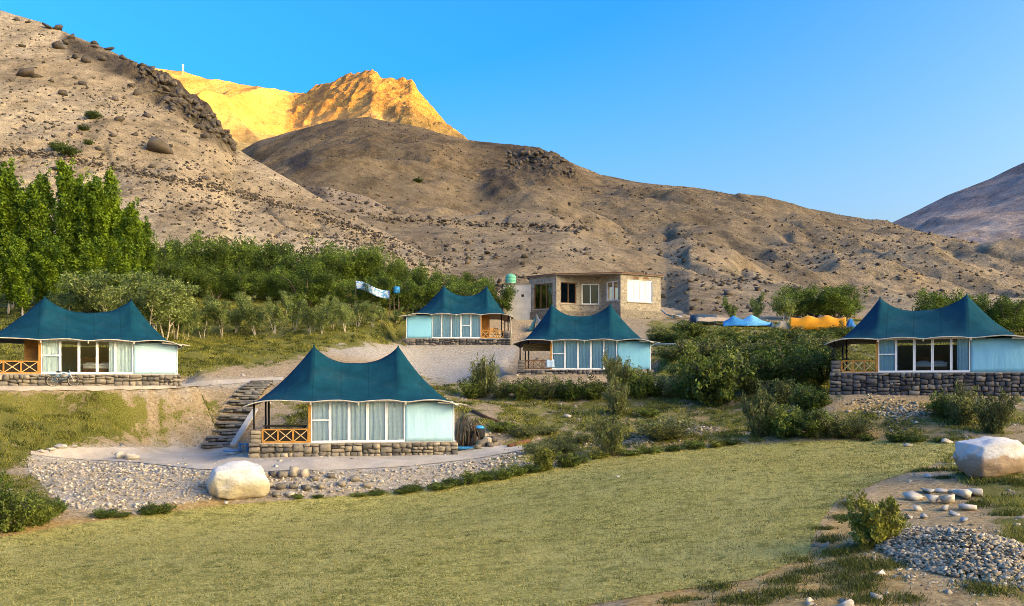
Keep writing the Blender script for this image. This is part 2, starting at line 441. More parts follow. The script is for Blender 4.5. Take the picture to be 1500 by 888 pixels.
# ------------------------------------------------------------------ ground sheet
def zone_masks(px, py):
    g = np.zeros(px.shape); k = np.zeros(px.shape); o = np.zeros(px.shape)
    def z(poly, soft, amt): return amt * sstep(-soft, soft, poly_sd(px, py, poly))
    g = np.maximum(g, z([(-300,330),(640,380),(600,500),(480,510),(420,530),(330,540),(250,555),(-300,560)], 12, 1.0))
    g = np.maximum(g, z([(-300,572),(170,577),(245,592),(215,620),(150,648),(60,662),(20,690),(-300,760)], 14, 0.95))
    g = np.maximum(g, z([(300,585),(400,570),(330,600),(260,615)], 8, 0.6))
    g = np.maximum(g, z([(690,575),(1220,540),(1220,650),(1000,655),(850,672),(700,700),(760,640)], 20, 0.62))
    g = np.maximum(g, z([(950,470),(1260,470),(1230,580),(960,560)], 14, 0.85))
    g = np.maximum(g, z([(1240,470),(1700,460),(1700,560),(1240,560)], 12, 0.75))
    g = np.maximum(g, z([(1220,595),(1700,590),(1700,670),(1420,655),(1220,645)], 14, 0.45))
    g = np.maximum(g, z([(1360,665),(1700,660),(1700,900),(1420,880),(1480,790),(1420,720)], 20, 0.72))
    g = np.maximum(g, z([(0,690),(80,715),(90,755),(0,775),(-200,790),(-200,690)], 12, 0.7))
    g = np.maximum(g, z([(1000,1000),(1150,870),(1250,760),(1300,700),(1330,800),(1350,900),(1400,1000)], 20, 0.05))
    g = np.maximum(g, z([(140,595),(330,585),(340,640),(230,655),(120,655)], 14, 0.38))
    g = np.maximum(g, z([(395,560),(470,545),(700,560),(720,620),(690,640),(400,640)], 14, 0.45))
    k = np.maximum(k, z([(20,668),(100,655),(330,655),(420,690),(700,665),(790,655),(760,690),(700,703),(550,720),(430,727),(300,735),(160,750),(90,740),(60,705)], 7, 1.0))
    k = np.maximum(k, z([(590,505),(760,505),(750,535),(700,565),(640,562),(560,530),(470,515),(500,500)], 8, 0.85))
    k = np.maximum(k, z([(180,557),(420,553),(400,566),(180,572)], 5, 0.7))
    k = np.maximum(k, z([(1300,712),(1430,708),(1470,780),(1480,850),(1350,860),(1320,790)], 10, 0.25))
    o = np.maximum(o, z([(880,1000),(920,868),(1100,850),(1190,800),(1240,720),(1330,760),(1330,1000)], 12, 1.0))
    o = np.maximum(o, z([(1290,705),(1440,705),(1520,800),(1520,900),(1320,900)], 14, 0.55))
    o = np.maximum(o, z([(1225,590),(1390,585),(1400,640),(1225,645)], 10, 0.9))
    o = np.maximum(o, z([(-200,800),(0,775),(330,728),(340,742),(0,795),(-200,815)], 4, 1.0))
    o = np.maximum(o, z([(900,600),(1090,600),(1090,650),(900,655)], 12, 0.6))
    o = np.maximum(o, z([(40,675),(200,682),(400,694),(600,688),(760,664),(770,688),(700,702),(550,720),(430,727),(300,735),(160,750),(70,712)], 6, 0.28))
    return np.stack([g, k, o], -1)
def ground_mat():
    m, nt, b = new_mat('ground_soil')
    v = coords(nt)
    zc = N(nt, 'ShaderNodeSeparateColor'); L(nt, attr(nt, 'zone', 'Color'), zc.inputs[0])
    n1 = tex_noise(nt, v, 0.9, 8, 0.65); n2 = tex_noise(nt, v, 6, 8, 0.7); n3 = tex_noise(nt, v, 0.25, 4); n4 = tex_noise(nt, v, 28, 3, 0.7)
    soil = ramp(nt, n2, [(0.3, (.17,.115,.065)), (0.5, (.37,.27,.165)), (0.7, (.54,.42,.27))])
    grey = ramp(nt, n2, [(0.3, (.22,.19,.155)), (0.5, (.41,.365,.305)), (0.7, (.57,.52,.45))])
    ochre = ramp(nt, n2, [(0.3, (.20,.115,.04)), (0.5, (.42,.27,.105)), (0.7, (.55,.40,.19))])
    grass = ramp(nt, n4, [(0.35, (.028,.04,.006)), (0.5, (.11,.115,.02)), (0.66, (.30,.26,.07))])
    grass = mix(nt, ramp(nt, n3, [(0.45, 0.0), (0.65, 0.45)]), grass, (.33,.28,.09))
    c = mix(nt, zc.outputs[1], soil, grey)
    c = mix(nt, zc.outputs[2], c, ochre)
    gm = math_n(nt, 'ADD', zc.outputs[0], math_n(nt, 'MULTIPLY', math_n(nt, 'SUBTRACT', math_n(nt, 'ADD', math_n(nt, 'MULTIPLY', n1, 0.55), math_n(nt, 'MULTIPLY', n2, 0.45)), 0.5), 4.2))
    gm = ramp(nt, gm, [(0.42, 0.0), (0.62, 1.0)])
    gm = math_n(nt, 'MULTIPLY', gm, ramp(nt, zc.outputs[0], [(0.02, 0.0), (0.2, 1.0)]))
    c = mix(nt, gm, c, grass)
    L(nt, c, b.inputs['Base Color']); b.inputs['Roughness'].default_value = 0.95
    b.inputs['Specular IOR Level'].default_value = 0.1
    h = math_n(nt, 'ADD', n2, math_n(nt, 'MULTIPLY', n4, 0.5))
    bump(nt, b, h, 0.9, 0.12)
    return m
MAT['ground'] = ground_mat()
cols = np.concatenate([np.arange(-1400, -100, 60), np.arange(-100, 1600, 4.0), np.arange(1600, 2901, 60)])
rows = np.concatenate([np.geomspace(5.5, 155, 330), [200, 350, 800, 2000, 6000]])
PXg, Dg = np.meshgrid(cols, rows)
Xg = (PXg - CX) / F * Dg
Zg = gz(Xg, np.minimum(Dg, 155))
far = Dg > 156
Zg = np.where(far, np.minimum(Zg, 10.0) - (Dg - 155) * 0.004, Zg)
PYg = HY - Zg / Dg * F
zone = zone_masks(PXg, PYg); zone[far] = 0
me = np_mesh('ground', np.stack([Xg, Dg, Zg], -1).reshape(-1, 3), grid_faces(*Xg.shape), None, MAT['ground'], True, {'zone': zone.reshape(-1, 3)})
tag(link('ground', me), kind='structure')
mb = MB(); mb.add([(-18000,-18000,-14),(18000,-18000,-14),(18000,18000,-14),(-18000,18000,-14)], [(0,1,2,3)])
MAT['valley'] = simple('valley_soil', (.30,.24,.17), 0.95, scale=0.01, obj=False)
tag(mb.build('valley_floor', MAT['valley']), kind='structure')

# ------------------------------------------------------------------ strips of surface laid on the ground (lawn, paths)
def strip(name, far_l, near_l, p0, p1, nc, nr, lift, mat, smooth_z=True):
    pxs = np.linspace(p0, p1, nc); V = []
    for p in pxs:
        df = hit(p, float(pl(p, far_l))).y; py_n = float(pl(p, near_l))
        dn = hit(p, min(py_n, 1400)).y
        d = np.linspace(dn, df, nr); x = (p - CX) / F * d
        V.append(np.stack([x, d, gz(x, d) + lift], -1))
    V = np.stack(V, 1)
    me = np_mesh(name, V.reshape(-1, 3), grid_faces(nr, nc), None, mat, True)
    return tag(link(name, me), kind='structure')
def lawn_mat():
    m, nt, b = new_mat('lawn_turf')
    v = coords(nt)
    n1 = tex_noise(nt, v, 0.3, 6, 0.65); n2 = tex_noise(nt, v, 1.6, 10, 0.75); n3 = tex_noise(nt, v, 9, 8, 0.8)
    c = ramp(nt, n3, [(0.36, (.08,.075,.016)), (0.5, (.33,.285,.07)), (0.64, (.64,.54,.20))])
    c = mix(nt, ramp(nt, n1, [(0.42, 0.0), (0.62, 0.6)]), c, (.44,.37,.13))
    c = mix(nt, ramp(nt, n2, [(0.50, 0.0), (0.60, 0.8)]), c, (.13,.125,.024))
    L(nt, c, b.inputs['Base Color']); b.inputs['Roughness'].default_value = 0.95; b.inputs['Specular IOR Level'].default_value = 0.1
    bump(nt, b, math_n(nt, 'ADD', n3, n2), 0.8, 0.05)
    return m
MAT['lawn'] = lawn_mat()
strip('lawn', LAWN_FAR, LAWN_NEAR, -400, 1404, 240, 90, 0.02, MAT['lawn'])
def path_mat():
    m, nt, b = new_mat('path_screed')
    v = coords(nt)
    n1 = tex_noise(nt, v, 0.7, 6, 0.65); n2 = tex_noise(nt, v, 12, 5, 0.7)
    c = ramp(nt, n1, [(0.3, (.38,.31,.235)), (0.7, (.54,.46,.37))])
    c = mix(nt, 0.5, c, ramp(nt, n2, [(0.3, 0.6), (0.7, 1.2)]), 'MULTIPLY')
    L(nt, c, b.inputs['Base Color']); b.inputs['Roughness'].default_value = 0.9; b.inputs['Specular IOR Level'].default_value = 0.15
    bump(nt, b, n2, 0.5, 0.03); return m
MAT['path'] = path_mat()
TERR_FAR = [(40,663),(100,657),(330,656),(372,667),(670,662),(705,655),(770,652)]
TERR_NEAR = [(40,666),(100,673),(200,678),(290,688),(400,691),(500,689),(600,684),(700,672),(770,659)]
strip('terrace_path', TERR_FAR, TERR_NEAR, 45, 765, 120, 14, 0.03, MAT['path'])
strip('footpath', [(-100,566),(250,566),(300,559),(420,553)], [(-100,574),(120,574),(250,571),(300,566),(420,557)], -100, 415, 60, 6, 0.03, MAT['path'])

# ------------------------------------------------------------------ hills and mountains
HILLS = {}
def hill(name, sil, dr, df, zf, rough, seed, mat, cols, nr=170, prof=1.0, cliff=None, back=0.5, gully=0.0, gs=0.03):
    px = np.arange(cols[0], cols[1] + 1e-6, cols[2]); t = np.concatenate([np.linspace(0, 1, nr), 1 + np.linspace(0, .5, 24)[1:]])
    kr = np.exp(-np.linspace(-2.5, 2.5, 61) ** 2); kr /= kr.sum()
    Dr, Df = np.convolve(np.pad(pl(px, dr), 30, 'edge'), kr, 'valid'), pl(px, df); zr = (HY - pl(px, sil)) / F * Dr; z0 = pl(px, zf)
    T = t[:, None] * np.ones(len(px))
    D = Df + (Dr - Df) * T
    Tc = np.minimum(T, 1)
    Z = z0 + (zr - z0) * Tc ** prof - np.maximum(T - 1, 0) * (Dr - Df) * back
    X = (px - CX) / F * D
    amp = rough * (0.02 + 0.23 * np.clip(T * 5, 0, 1) + 0.75 * np.clip((1 - np.abs(T - 0.5) * 2) * 1.6, 0, 1))
    Z = Z + amp * fbm(X * gs, D * gs, 6, seed, 0.52)
    if gully: Z = Z + gully * (0.2 + 0.8 * np.clip((1 - T) * 3, 0, 1)) * np.clip(T * 4, 0, 1) * (ridged(X * gs * 0.8, D * gs * 0.35, 4, seed + 20) - 0.5)
    q = (X + 0.45 * D) * gs * 1.6 + 1.2 * fbm(X * gs, D * gs, 3, seed + 40)
    rill = np.abs(vnoise(q, T * 2.2, seed + 41)) + 0.5 * np.abs(vnoise(q * 2.3, T * 4.5, seed + 42))
    Z = Z - min(rough * 0.35, 1.6 + rough * 0.16) * np.clip(T * 6, 0, 1) * np.clip((1.02 - T) * 7, 0, 1) * np.exp(-rill * 5.5)
    rk = np.zeros(Z.shape)
    for (poly, am) in (cliff or []):
        pyv = HY - Z / D * F
        w = sstep(-8, 8, poly_sd(px[None] + 0 * D, pyv, poly) + 9 * fbm(X * gs * 3, D * gs * 3, 4, seed + 5))
        rk = np.maximum(rk, w)
        Z = Z + w * am * (ridged(X * gs * 5, D * gs * 5, 5, seed + 7, 0.6) - 0.35)
    me = np_mesh(name, np.stack([X, D, Z], -1).reshape(-1, 3), grid_faces(*D.shape), None, mat, True, {'rock': rk.ravel()})
    HILLS[name] = (px, D, Z, nr)
    return tag(link(name, me), kind='structure')
def hill_hit(name, p, q):
    px, D, Z, nr = HILLS[name]
    j = int(np.clip(np.searchsorted(px, p), 0, len(px) - 1))
    app = HY - Z[:nr, j] / D[:nr, j] * F
    k = int(np.argmax(app <= q)) if (app <= q).any() else nr - 1
    return Vector(((px[j] - CX) / F * D[k, j], D[k, j], Z[k, j]))
def hill_mat(name, c0, c1, c2, rock, sc=1.0, streak=0.5, upper=None):
    m, nt, b = new_mat(name)
    v = coords(nt)
    mp = N(nt, 'ShaderNodeMapping'); mp.inputs['Scale'].default_value = (1, 0.35, 0.6); mp.inputs['Rotation'].default_value = (0, 0, 0.5); L(nt, v, mp.inputs[0])
    n1 = tex_noise(nt, mp.outputs[0], 0.018 * sc, 9, 0.62); n2 = tex_noise(nt, v, 0.25 * sc, 8, 0.72); n3 = tex_noise(nt, v, 1.3 * sc, 4, 0.7)
    c = ramp(nt, n1, [(0.32, c0), (0.5, c1), (0.68, c2)])
    c = mix(nt, streak, c, ramp(nt, n2, [(0.32, 0.4), (0.5, 1.0), (0.68, 1.35)]), 'MULTIPLY')
    n4 = tex_noise(nt, mp.outputs[0], 0.085 * sc, 10, 0.7)
    c = mix(nt, streak, c, ramp(nt, n4, [(0.38, 0.5), (0.5, 1.0), (0.6, 1.25)]), 'MULTIPLY')
    if upper:
        sz_ = N(nt, 'ShaderNodeSeparateXYZ'); L(nt, v, sz_.inputs[0])
        hh = math_n(nt, 'ADD', math_n(nt, 'MULTIPLY', sz_.outputs[2], 0.005), math_n(nt, 'MULTIPLY', math_n(nt, 'SUBTRACT', n1, 0.5), 1.2))
        c = mix(nt, 1.0, c, ramp(nt, hh, [(0.18, (1, 1, 1)), (0.55, upper)]), 'MULTIPLY')
    c = mix(nt, 0.6, c, ramp(nt, n3, [(0.33, 0.25), (0.45, 1.0), (0.68, 1.25)]), 'MULTIPLY')
    rk = mix(nt, 0.8, rock, ramp(nt, n2, [(0.3, 0.4), (0.7, 1.5)]), 'MULTIPLY')
    c = mix(nt, attr(nt, 'rock'), c, rk)
    L(nt, c, b.inputs['Base Color']); b.inputs['Roughness'].default_value = 0.97; b.inputs['Specular IOR Level'].default_value = 0.08
    bump(nt, b, math_n(nt, 'ADD', n2, math_n(nt, 'MULTIPLY', n3, 0.35)), 1.0, 2.2 / sc)
    return m
MAT['hill_near'] = hill_mat('hill_scree', (.28,.205,.12), (.40,.30,.185), (.51,.40,.26), (.10,.077,.055), 1.6, 0.7)
MAT['hill_mid'] = hill_mat('hill_slope', (.16,.12,.075), (.29,.215,.132), (.42,.325,.21), (.085,.066,.05), 1.0, 0.7, (.58, .55, .51))
MAT['hill_spur'] = hill_mat('hill_spur', (.27,.2,.13), (.36,.275,.19), (.42,.33,.23), (.12,.1,.08), 1.3, 0.4)
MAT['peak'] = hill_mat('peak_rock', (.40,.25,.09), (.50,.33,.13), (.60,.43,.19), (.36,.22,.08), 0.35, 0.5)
MAT['far'] = hill_mat('far_slope', (.22,.165,.15), (.34,.26,.22), (.48,.37,.29), (.12,.1,.1), 0.35, 0.6)
hill('left_hill', [(-500,-60),(-250,-40),(0,15),(60,34),(130,62),(200,92),(260,125),(300,158),(325,185),(340,212),(370,232),(400,250),(470,290),(550,335),(620,370),(700,405),(760,425)],
     [(-500,330),(0,300),(340,260),(500,215),(620,175),(760,140)], [(-500,118),(760,118)], [(-500,14),(0,13),(500,11.5),(760,11)], 3.0, 11, MAT['hill_near'], (-420, 760, 2.5), 230, 1.06,
     [([(200,92),(262,122),(305,155),(335,195),(345,225),(300,205),(265,172),(235,158),(205,128),(180,100)], 5.0), ([(95,50),(200,90),(215,125),(150,100),(100,80)], 2.0)], 0.6, 2.5, 0.035)
hill('spur_hill', [(330,330),(400,290),(440,274),(480,274),(540,290),(600,320),(660,358),(720,395)], [(330,330),(720,230)], [(330,150),(720,150)], [(330,12),(720,12)], 3.0, 31, MAT['hill_spur'], (330, 720, 3), 90, 1.0,
     [([(440,272),(470,270),(480,290),(455,296)], 3.0)], 0.5, 2.0)
hill('middle_mountain', [(200,250),(330,232),(380,206),(430,192),(480,181),(540,176),(600,185),(640,195),(685,206),(760,215),(800,224),(830,236),(880,256),(940,264),(1000,271),(1100,290),(1200,310),(1300,328),(1400,354),(1500,382),(1650,420),(1900,470)],
     [(200,760),(540,700),(830,620),(1000,560),(1300,450),(1500,370),(1900,260)], [(200,128),(700,126),(760,113),(975,113),(1010,107),(1900,106)], [(200,11),(700,10),(760,6.5),(975,6.5),(1010,7.6),(1500,8.2),(1900,6)], 13.0, 51, MAT['hill_mid'], (240, 1900, 3), 260, 1.08,
     [([(740,222),(790,218),(835,240),(845,262),(800,270),(745,250)], 9.0), ([(700,250),(740,245),(760,275),(720,290)], 5.0), ([(425,232),(450,225),(460,250),(430,255)], 5.0)], 0.5, 15.0, 0.012)
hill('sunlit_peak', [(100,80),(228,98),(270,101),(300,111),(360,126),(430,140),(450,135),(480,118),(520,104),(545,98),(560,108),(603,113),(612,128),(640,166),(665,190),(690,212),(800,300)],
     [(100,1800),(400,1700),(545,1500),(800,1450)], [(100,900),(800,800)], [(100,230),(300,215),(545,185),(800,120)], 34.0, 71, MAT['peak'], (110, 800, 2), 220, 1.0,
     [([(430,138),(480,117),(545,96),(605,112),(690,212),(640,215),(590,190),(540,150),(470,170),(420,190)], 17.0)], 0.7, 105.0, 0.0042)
hill('far_mountain', [(1150,420),(1298,328),(1350,303),(1400,281),(1450,262),(1500,238),(1600,190),(1750,150),(2000,120)],
     [(1150,1300),(2000,1000)], [(1150,600),(2000,450)], [(1150,30),(2000,30)], 16.0, 91, MAT['far'], (1180, 2000, 4), 140, 1.0, None, 0.6, 30.0, 0.006)
# unseen high range behind the viewer, shaped and placed to shade the valley
s_h = Vector((math.sin(SUN_AZ), math.cos(SUN_AZ), 0)); s_p = Vector((-s_h.y, s_h.x, 0))
us = np.linspace(-5200, 6600, 200); vs_ = np.linspace(-3600, 3600, 60)
U, Vv = np.meshgrid(us, vs_)
RIDGE_D = 10000.0
RIDGE_H = 405 + (RIDGE_D + 237 * s_h.x - 1500 * s_h.y) * math.tan(SUN_EL)
crest = RIDGE_H + 40 * fbm(us * 0.004, us * 0, 4, 5) - np.maximum(np.maximum(-600 - us, us - 2000), 0) * 0.75
Zr = -20 + (crest[None] + 20) * (1 - np.abs(Vv) / 3600)
Zr = Zr + 140 * fbm(U * 0.0012, Vv * 0.0012, 5, 8) * np.clip(np.abs(Vv) / 900, 0, 1)
Pr = np.stack([s_h.x * (RIDGE_D + Vv) + s_p.x * U, s_h.y * (RIDGE_D + Vv) + s_p.y * U, Zr], -1)
tag(link('shading_range', np_mesh('shading_range', Pr.reshape(-1, 3), grid_faces(*U.shape), None, MAT['hill_mid'], True, {'rock': np.zeros(U.size)})), kind='structure')
# ------------------------------------------------------------------ loose stone shapes
def rough_block(seed, n=2, jit=0.16, rnd=0.35):
    """unit stone: a cube cut n times per side, rounded and knocked about"""
    rs = np.random.RandomState(seed); idx = {}; V = []; Fs = []
    def vid(p):
        k = tuple(np.round(p, 4))
        if k not in idx: idx[k] = len(V); V.append(p)
        return idx[k]
    for ax in range(3):
        for sg in (-1, 1):
            for i in range(n):
                for j in range(n):
                    q = []
                    for (a, b) in ((0,0),(1,0),(1,1),(0,1)):
                        u, w = -1 + 2 * (i + a) / n, -1 + 2 * (j + b) / n
                        p = [0, 0, 0]; p[ax] = sg; p[(ax+1) % 3] = u; p[(ax+2) % 3] = w
                        q.append(vid(np.array(p, float)))
                    Fs.append(q if sg > 0 else q[::-1])
    V = np.array(V)
    S = V / np.linalg.norm(V, axis=1)[:, None]
    V = V * (1 - rnd) + S * rnd * 1.1
    V = V + rs.uniform(-jit, jit, V.shape)
    V = V / np.abs(V).max(0) * 0.5
    return V, np.array(Fs)
def hull(seed, n=13, box=0.55, cut=1.0):
    """angular broken stone: the hull of a few scattered points, unit size"""
    rs_ = np.random.RandomState(seed); d = rs_.normal(size=(n, 3)); d /= np.linalg.norm(d, axis=1)[:, None]
    P = d * (1 - box) + box * d / np.abs(d).max(1)[:, None]; P = P * rs_.uniform(0.78, 1.05, n)[:, None]
    bm = bmesh.new()
    for q in P: bm.verts.new(q)
    bmesh.ops.convex_hull(bm, input=bm.verts)
    bmesh.ops.delete(bm, geom=[v for v in bm.verts if not v.link_faces], context='VERTS')
    bm.verts.ensure_lookup_table(); bm.verts.index_update()
    V = np.array([v.co[:] for v in bm.verts]); T = np.array([[v.index for v in f.verts] for f in bm.faces]); bm.free()
    V = V - (V.max(0) + V.min(0)) / 2
    return V / np.ptp(V, 0), T
def hull_meshes(name, mat, k, seed, n=14, box=0.5):
    out = []
    for i in range(k):
        V, T = hull(seed + i, n, box); out.append(np_mesh(name, V, None, T, mat))
    return out
def block_meshes(name, mat, k, n=2, jit=0.16, rnd=0.35, seed=0, smooth=False):
    out = []
    for i in range(k):
        V, Q = rough_block(seed + i, n, jit, rnd); out.append(np_mesh(name, V, Q, None, mat, smooth))
    return out
WALL_ST = block_meshes('stone', MAT['wall_stone'], 12, 1, 0.2, 0.06, 10)
DARK_ST = block_meshes('stone', MAT['dark_wall_stone'], 12, 1, 0.2, 0.06, 30)

# ------------------------------------------------------------------ tent cottages
def canopy_grid(W, xl, xr, x1, x2, ph, y0, y1, nodes, ze, drop=0.0):
    xs = np.unique(np.round(np.concatenate([np.linspace(xl, x1, 22), np.linspace(x1, x2, 30), np.linspace(x2, xr, 22)]), 5))
    ys = np.concatenate([np.linspace(y0, (y0 + y1) / 2, 15), np.linspace((y0 + y1) / 2, y1, 15)[1:]])
    X, Y = np.meshgrid(xs, ys)
    xm, hw = (x1 + x2) / 2, (x2 - x1) / 2
    Rr = np.where(X < x1, np.clip((X - xl) / (x1 - xl), 0, 1) ** 1.5, np.where(X > x2, np.clip((xr - X) / (xr - x2), 0, 1) ** 1.5,
         0.68 + 0.32 * np.clip(np.abs(X - xm) / hw, 0, 1) ** 2.4))
    u = np.abs(Y - (y0 + y1) / 2) / ((y1 - y0) / 2)
    prof = (1 - u) ** 1.3
    Z = ze + ph * Rr * prof
    t = np.interp(X, nodes, np.arange(len(nodes))); sc = np.abs(np.sin(np.pi * t))
    Z = Z + 0.11 * sc * u ** 6
    endd = np.minimum(X - xl, xr - X); Z = Z - 0.24 * np.clip(1 - endd / 1.3, 0, 1) ** 2
    for xp in (x1, x2):                              # tension folds that run down from each mast
        an = np.arctan2(Y - (y0 + y1) / 2, X - xp); rr = np.hypot(X - xp, Y - (y0 + y1) / 2)
        Z = Z + 0.034 * np.sin(an * 13 + W) * np.clip(rr, 0, 1) * np.exp(-rr / 2.2)
    Z = Z + 0.05 * fbm(X * 1.1, Y * 1.1, 3, int(W * 10)) * (1 - 0.6 * u) - drop
    return X, Y, Z
def curtain_mesh(w, h, seed, mat):
    rs = np.random.RandomState(seed); n = 44
    x = np.linspace(0, w, n); ph = np.cumsum(rs.uniform(0.12, 0.52, n))
    a = 0.055 + 0.025 * np.sin(x * 5 + seed)
    V = []
    for k, z in enumerate((0, h * 0.5, h)):
        V.append(np.stack([x + 0.02 * np.sin(ph * 1.7 + k * .3), a * np.sin(ph * 1.9 + 0.25 * k) * (1.15 - 0.2 * k), np.full(n, z)], -1))
    return np_mesh('curtain', np.concatenate(V), grid_faces(3, n), None, mat, True)
def tent(label, px, d, zg, porch, glaze, fab, bh, wh, ph, peaks, mirror=False, curtains=(0,1,2,3,4), half=None, cross=0, door=False,
         wallm='wall_cloth_cyan', stm='wall', seed=1, blind=False, braces='wood', curm='curtain', panel=True, end_pole=True):
    rng = random.Random(seed)
    x0 = (px - CX) / F * d; rz = facing(px)
    T = thing('tent_cottage', label, 'tent', (x0, d, zg), rz, 'canvas tent cottages on stone bases')
    m = -1 if mirror else 1
    W = porch + glaze + fab; xl = -W / 2
    def bx(b, xa, xb, ya, yb, za, zb):
        if mirror: xa, xb = -xb, -xa
        return b.box(xa, xb, ya, yb, za, zb)
    xg0, xg1, xe = xl + porch, xl + porch + glaze, xl + W
    dep = 6.4
    # stone base: a mortared core with single stones laid in courses on its front
    base = MB(); bx(base, xl - 0.1, xe + 0.12, -0.12, dep + 0.2, -0.5, bh)
    sb = base.build('stone_base', MAT['mortar_dark' if stm == 'dark' else 'mortar'], T)
    meshes = DARK_ST if stm == 'dark' else WALL_ST
    x = xl - 0.14
    while x < xe + 0.08:                       # short runs of coursing with their own heights, so the joints do not line up
        sw = min(rng.uniform(0.5, 1.2), xe + 0.2 - x); z = -0.03
        while z < bh - 0.06:
            rh = rng.uniform(0.13, 0.34); rh = bh - z if bh - z - rh < 0.1 else rh
            n = max(1, round(sw / rng.uniform(0.28, 0.55))); cuts = sorted([0, sw] + [sw * (k + rng.uniform(-.22, .22)) / n for k in range(1, n)])
            for a, b_ in zip(cuts[:-1], cuts[1:]):
                link('stone', rng.choice(meshes), sb, (m * (x + (a + b_) / 2), -0.14 + rng.uniform(-0.04, 0.02), z + rh / 2), (rng.choice((0, math.pi)) + rng.uniform(-.08, .08), rng.uniform(-.16, .16), rng.choice((0, math.pi))),
                     ((b_ - a) * 1.02, rng.uniform(0.2, 0.32), rh * rng.uniform(0.9, 1.06)))
            z += rh
        x += sw
    cap = MB(); bx(cap, xl - 0.12, xe + 0.1, -0.1, dep, bh + 0.002, bh + 0.05); cap.build('floor_slab', MAT['concrete'], T)
    fz = bh + 0.05; top = bh + wh
    # canopy
    a, b_ = xl - 0.38, xe + 0.28
    nodes = [a, xg0, (xg0 + xg1) / 2, xg1, b_]
    X, Y, Z = canopy_grid(W, a, b_, peaks[0], peaks[1], ph, -0.62, dep + 0.5, nodes, top)
    can = link('canopy', np_mesh('canopy', np.stack([m * X, Y, Z], -1).reshape(-1, 3), grid_faces(*X.shape)[:, ::m], None, MAT['canvas'], True), T)
    lin = link('canopy_lining', np_mesh('canopy_lining', np.stack([m * X, Y, Z - 0.035], -1).reshape(-1, 3), grid_faces(*X.shape)[:, ::-m], None, MAT['canvas_lining'], True), T)
    ring = np.concatenate([np.stack([X[0], Y[0], Z[0]], -1), np.stack([X[1:, -1], Y[1:, -1], Z[1:, -1]], -1), np.stack([X[-1, -2::-1], Y[-1, -2::-1], Z[-1, -2::-1]], -1), np.stack([X[-2:0:-1, 0], Y[-2:0:-1, 0], Z[-2:0:-1, 0]], -1)])
    ring[:, 0] *= m; ring[:, 2] -= 0.03
    tr = MB(); tr.tube([Vector(p) for p in ring[::2]], 0.034, 6, True); tr.build('eave_trim', MAT['trim'], T, True)
    for pk in peaks:
        c = MB(); c.tube([(m * pk, (dep - 0.12) / 2, top + ph - 0.3), (m * pk, (dep - 0.12) / 2, top + ph + 0.06)], [0.09, 0.035], 8); c.build('peak_cap', MAT['canvas'], can, True)
    for nx in nodes[1:4]:
        c = MB(); c.tube([(m * nx, -0.60, top - 0.16), (m * nx, -0.60, top + 0.0)], 0.045, 6); c.tube([(m * nx, -0.60, top - 0.09), (m * nx, 0.02, top - 0.06)], 0.02, 5); c.build('eave_bracket', MAT['trim'], T)
    if end_pole:
        c = MB(); c.tube([(m * (b_ - 1.2), -0.5, top - 0.06), (m * b_, -0.55, top - 0.14), (m * (b_ + 0.4), -0.6, top - 0.22)], [0.045, 0.04, 0.03], 6); c.build('eave_pole', MAT['trim'], T)
    # room walls
    rs = np.random.RandomState(seed); n1, n2 = 18, 10
    gx, gzz = np.meshgrid(np.linspace(xg1 + 0.02, xe - 0.06, n1), np.linspace(fz, top - 0.02, n2))
    bul = 0.05 * np.sin(np.pi * (gx - xg1) / fab) * np.sin(np.pi * (gzz - fz) / wh) + 0.012 * fbm(gx * 2.2, gzz * 1.1, 3, seed)
    fw = link('fabric_wall', np_mesh('fabric_wall', np.stack([m * gx, 0.0 - bul, gzz], -1).reshape(-1, 3), grid_faces(n2, n1)[:, ::m], None, MAT[wallm], True), T)
    sm = fw.modifiers.new('thick', 'SOLIDIFY'); sm.thickness = 0.03
    w = MB(); bx(w, xe - 0.06, xe, -0.03, 0.05, fz, top - 0.08); w.build('corner_post', MAT['white_frame'], T)
    w = MB(); bx(w, xe - 0.05, xe - 0.01, 0.05, dep, fz, top - 0.14); w.build('side_wall', MAT[wallm], T)
    w = MB(); bx(w, xg0 + 0.06, xe - 0.05, dep - 0.06, dep, fz, top - 0.12); w.build('back_wall', MAT[wallm], T)
    w = MB(); bx(w, xg0 + 0.005, xg0 + 0.05, 0.12, dep, fz, top + 0.08); w.build('porch_side_wall', MAT['wood'], T)
    w = MB(); bx(w, xg0 - 0.13, xg0 - 0.005, -0.06, 0.1, fz, top + 0.05); w.build('wooden_post', MAT['wood'], T)
    # five window bays
    n = 5; bw = glaze / n
    for k in range(n):
        xa, xb = xg0 + k * bw + 0.004, xg0 + (k + 1) * bw - 0.004
        f = MB(); t = 0.062 if k != 2 else 0.075
        bx(f, xa, xa + t, -0.03, 0.05, fz, top + 0.06); bx(f, xb - t, xb, -0.03, 0.05, fz, top + 0.06)
        bx(f, xa + t, xb - t, -0.028, 0.048, fz, fz + 0.10); bx(f, xa + t, xb - t, -0.028, 0.048, top - 0.03, top + 0.06)
        if k == cross: bx(f, xa + t, xb - t, -0.028, 0.048, fz + wh * 0.52, fz + wh * 0.52 + 0.07)
        wd = f.build('window', MAT['white_frame'], T)
        g = MB(); bx(g, xa + t, xb - t, 0.008, 0.016, fz + 0.1, top - 0.03); g.build('pane', MAT['glass'], wd)
        if k in curtains or (half and half[0] == k):
            s0, cw = (0, xb - xa) if k in curtains else (half[1] * (xb - xa), half[2] * (xb - xa))
            cm = curtain_mesh(cw, wh - 0.1, seed * 10 + k, MAT[curm])
            c = link('curtain', cm, T, (m * (xa + s0) if m > 0 else -(xa + s0 + cw), 0.13, fz + 0.02))
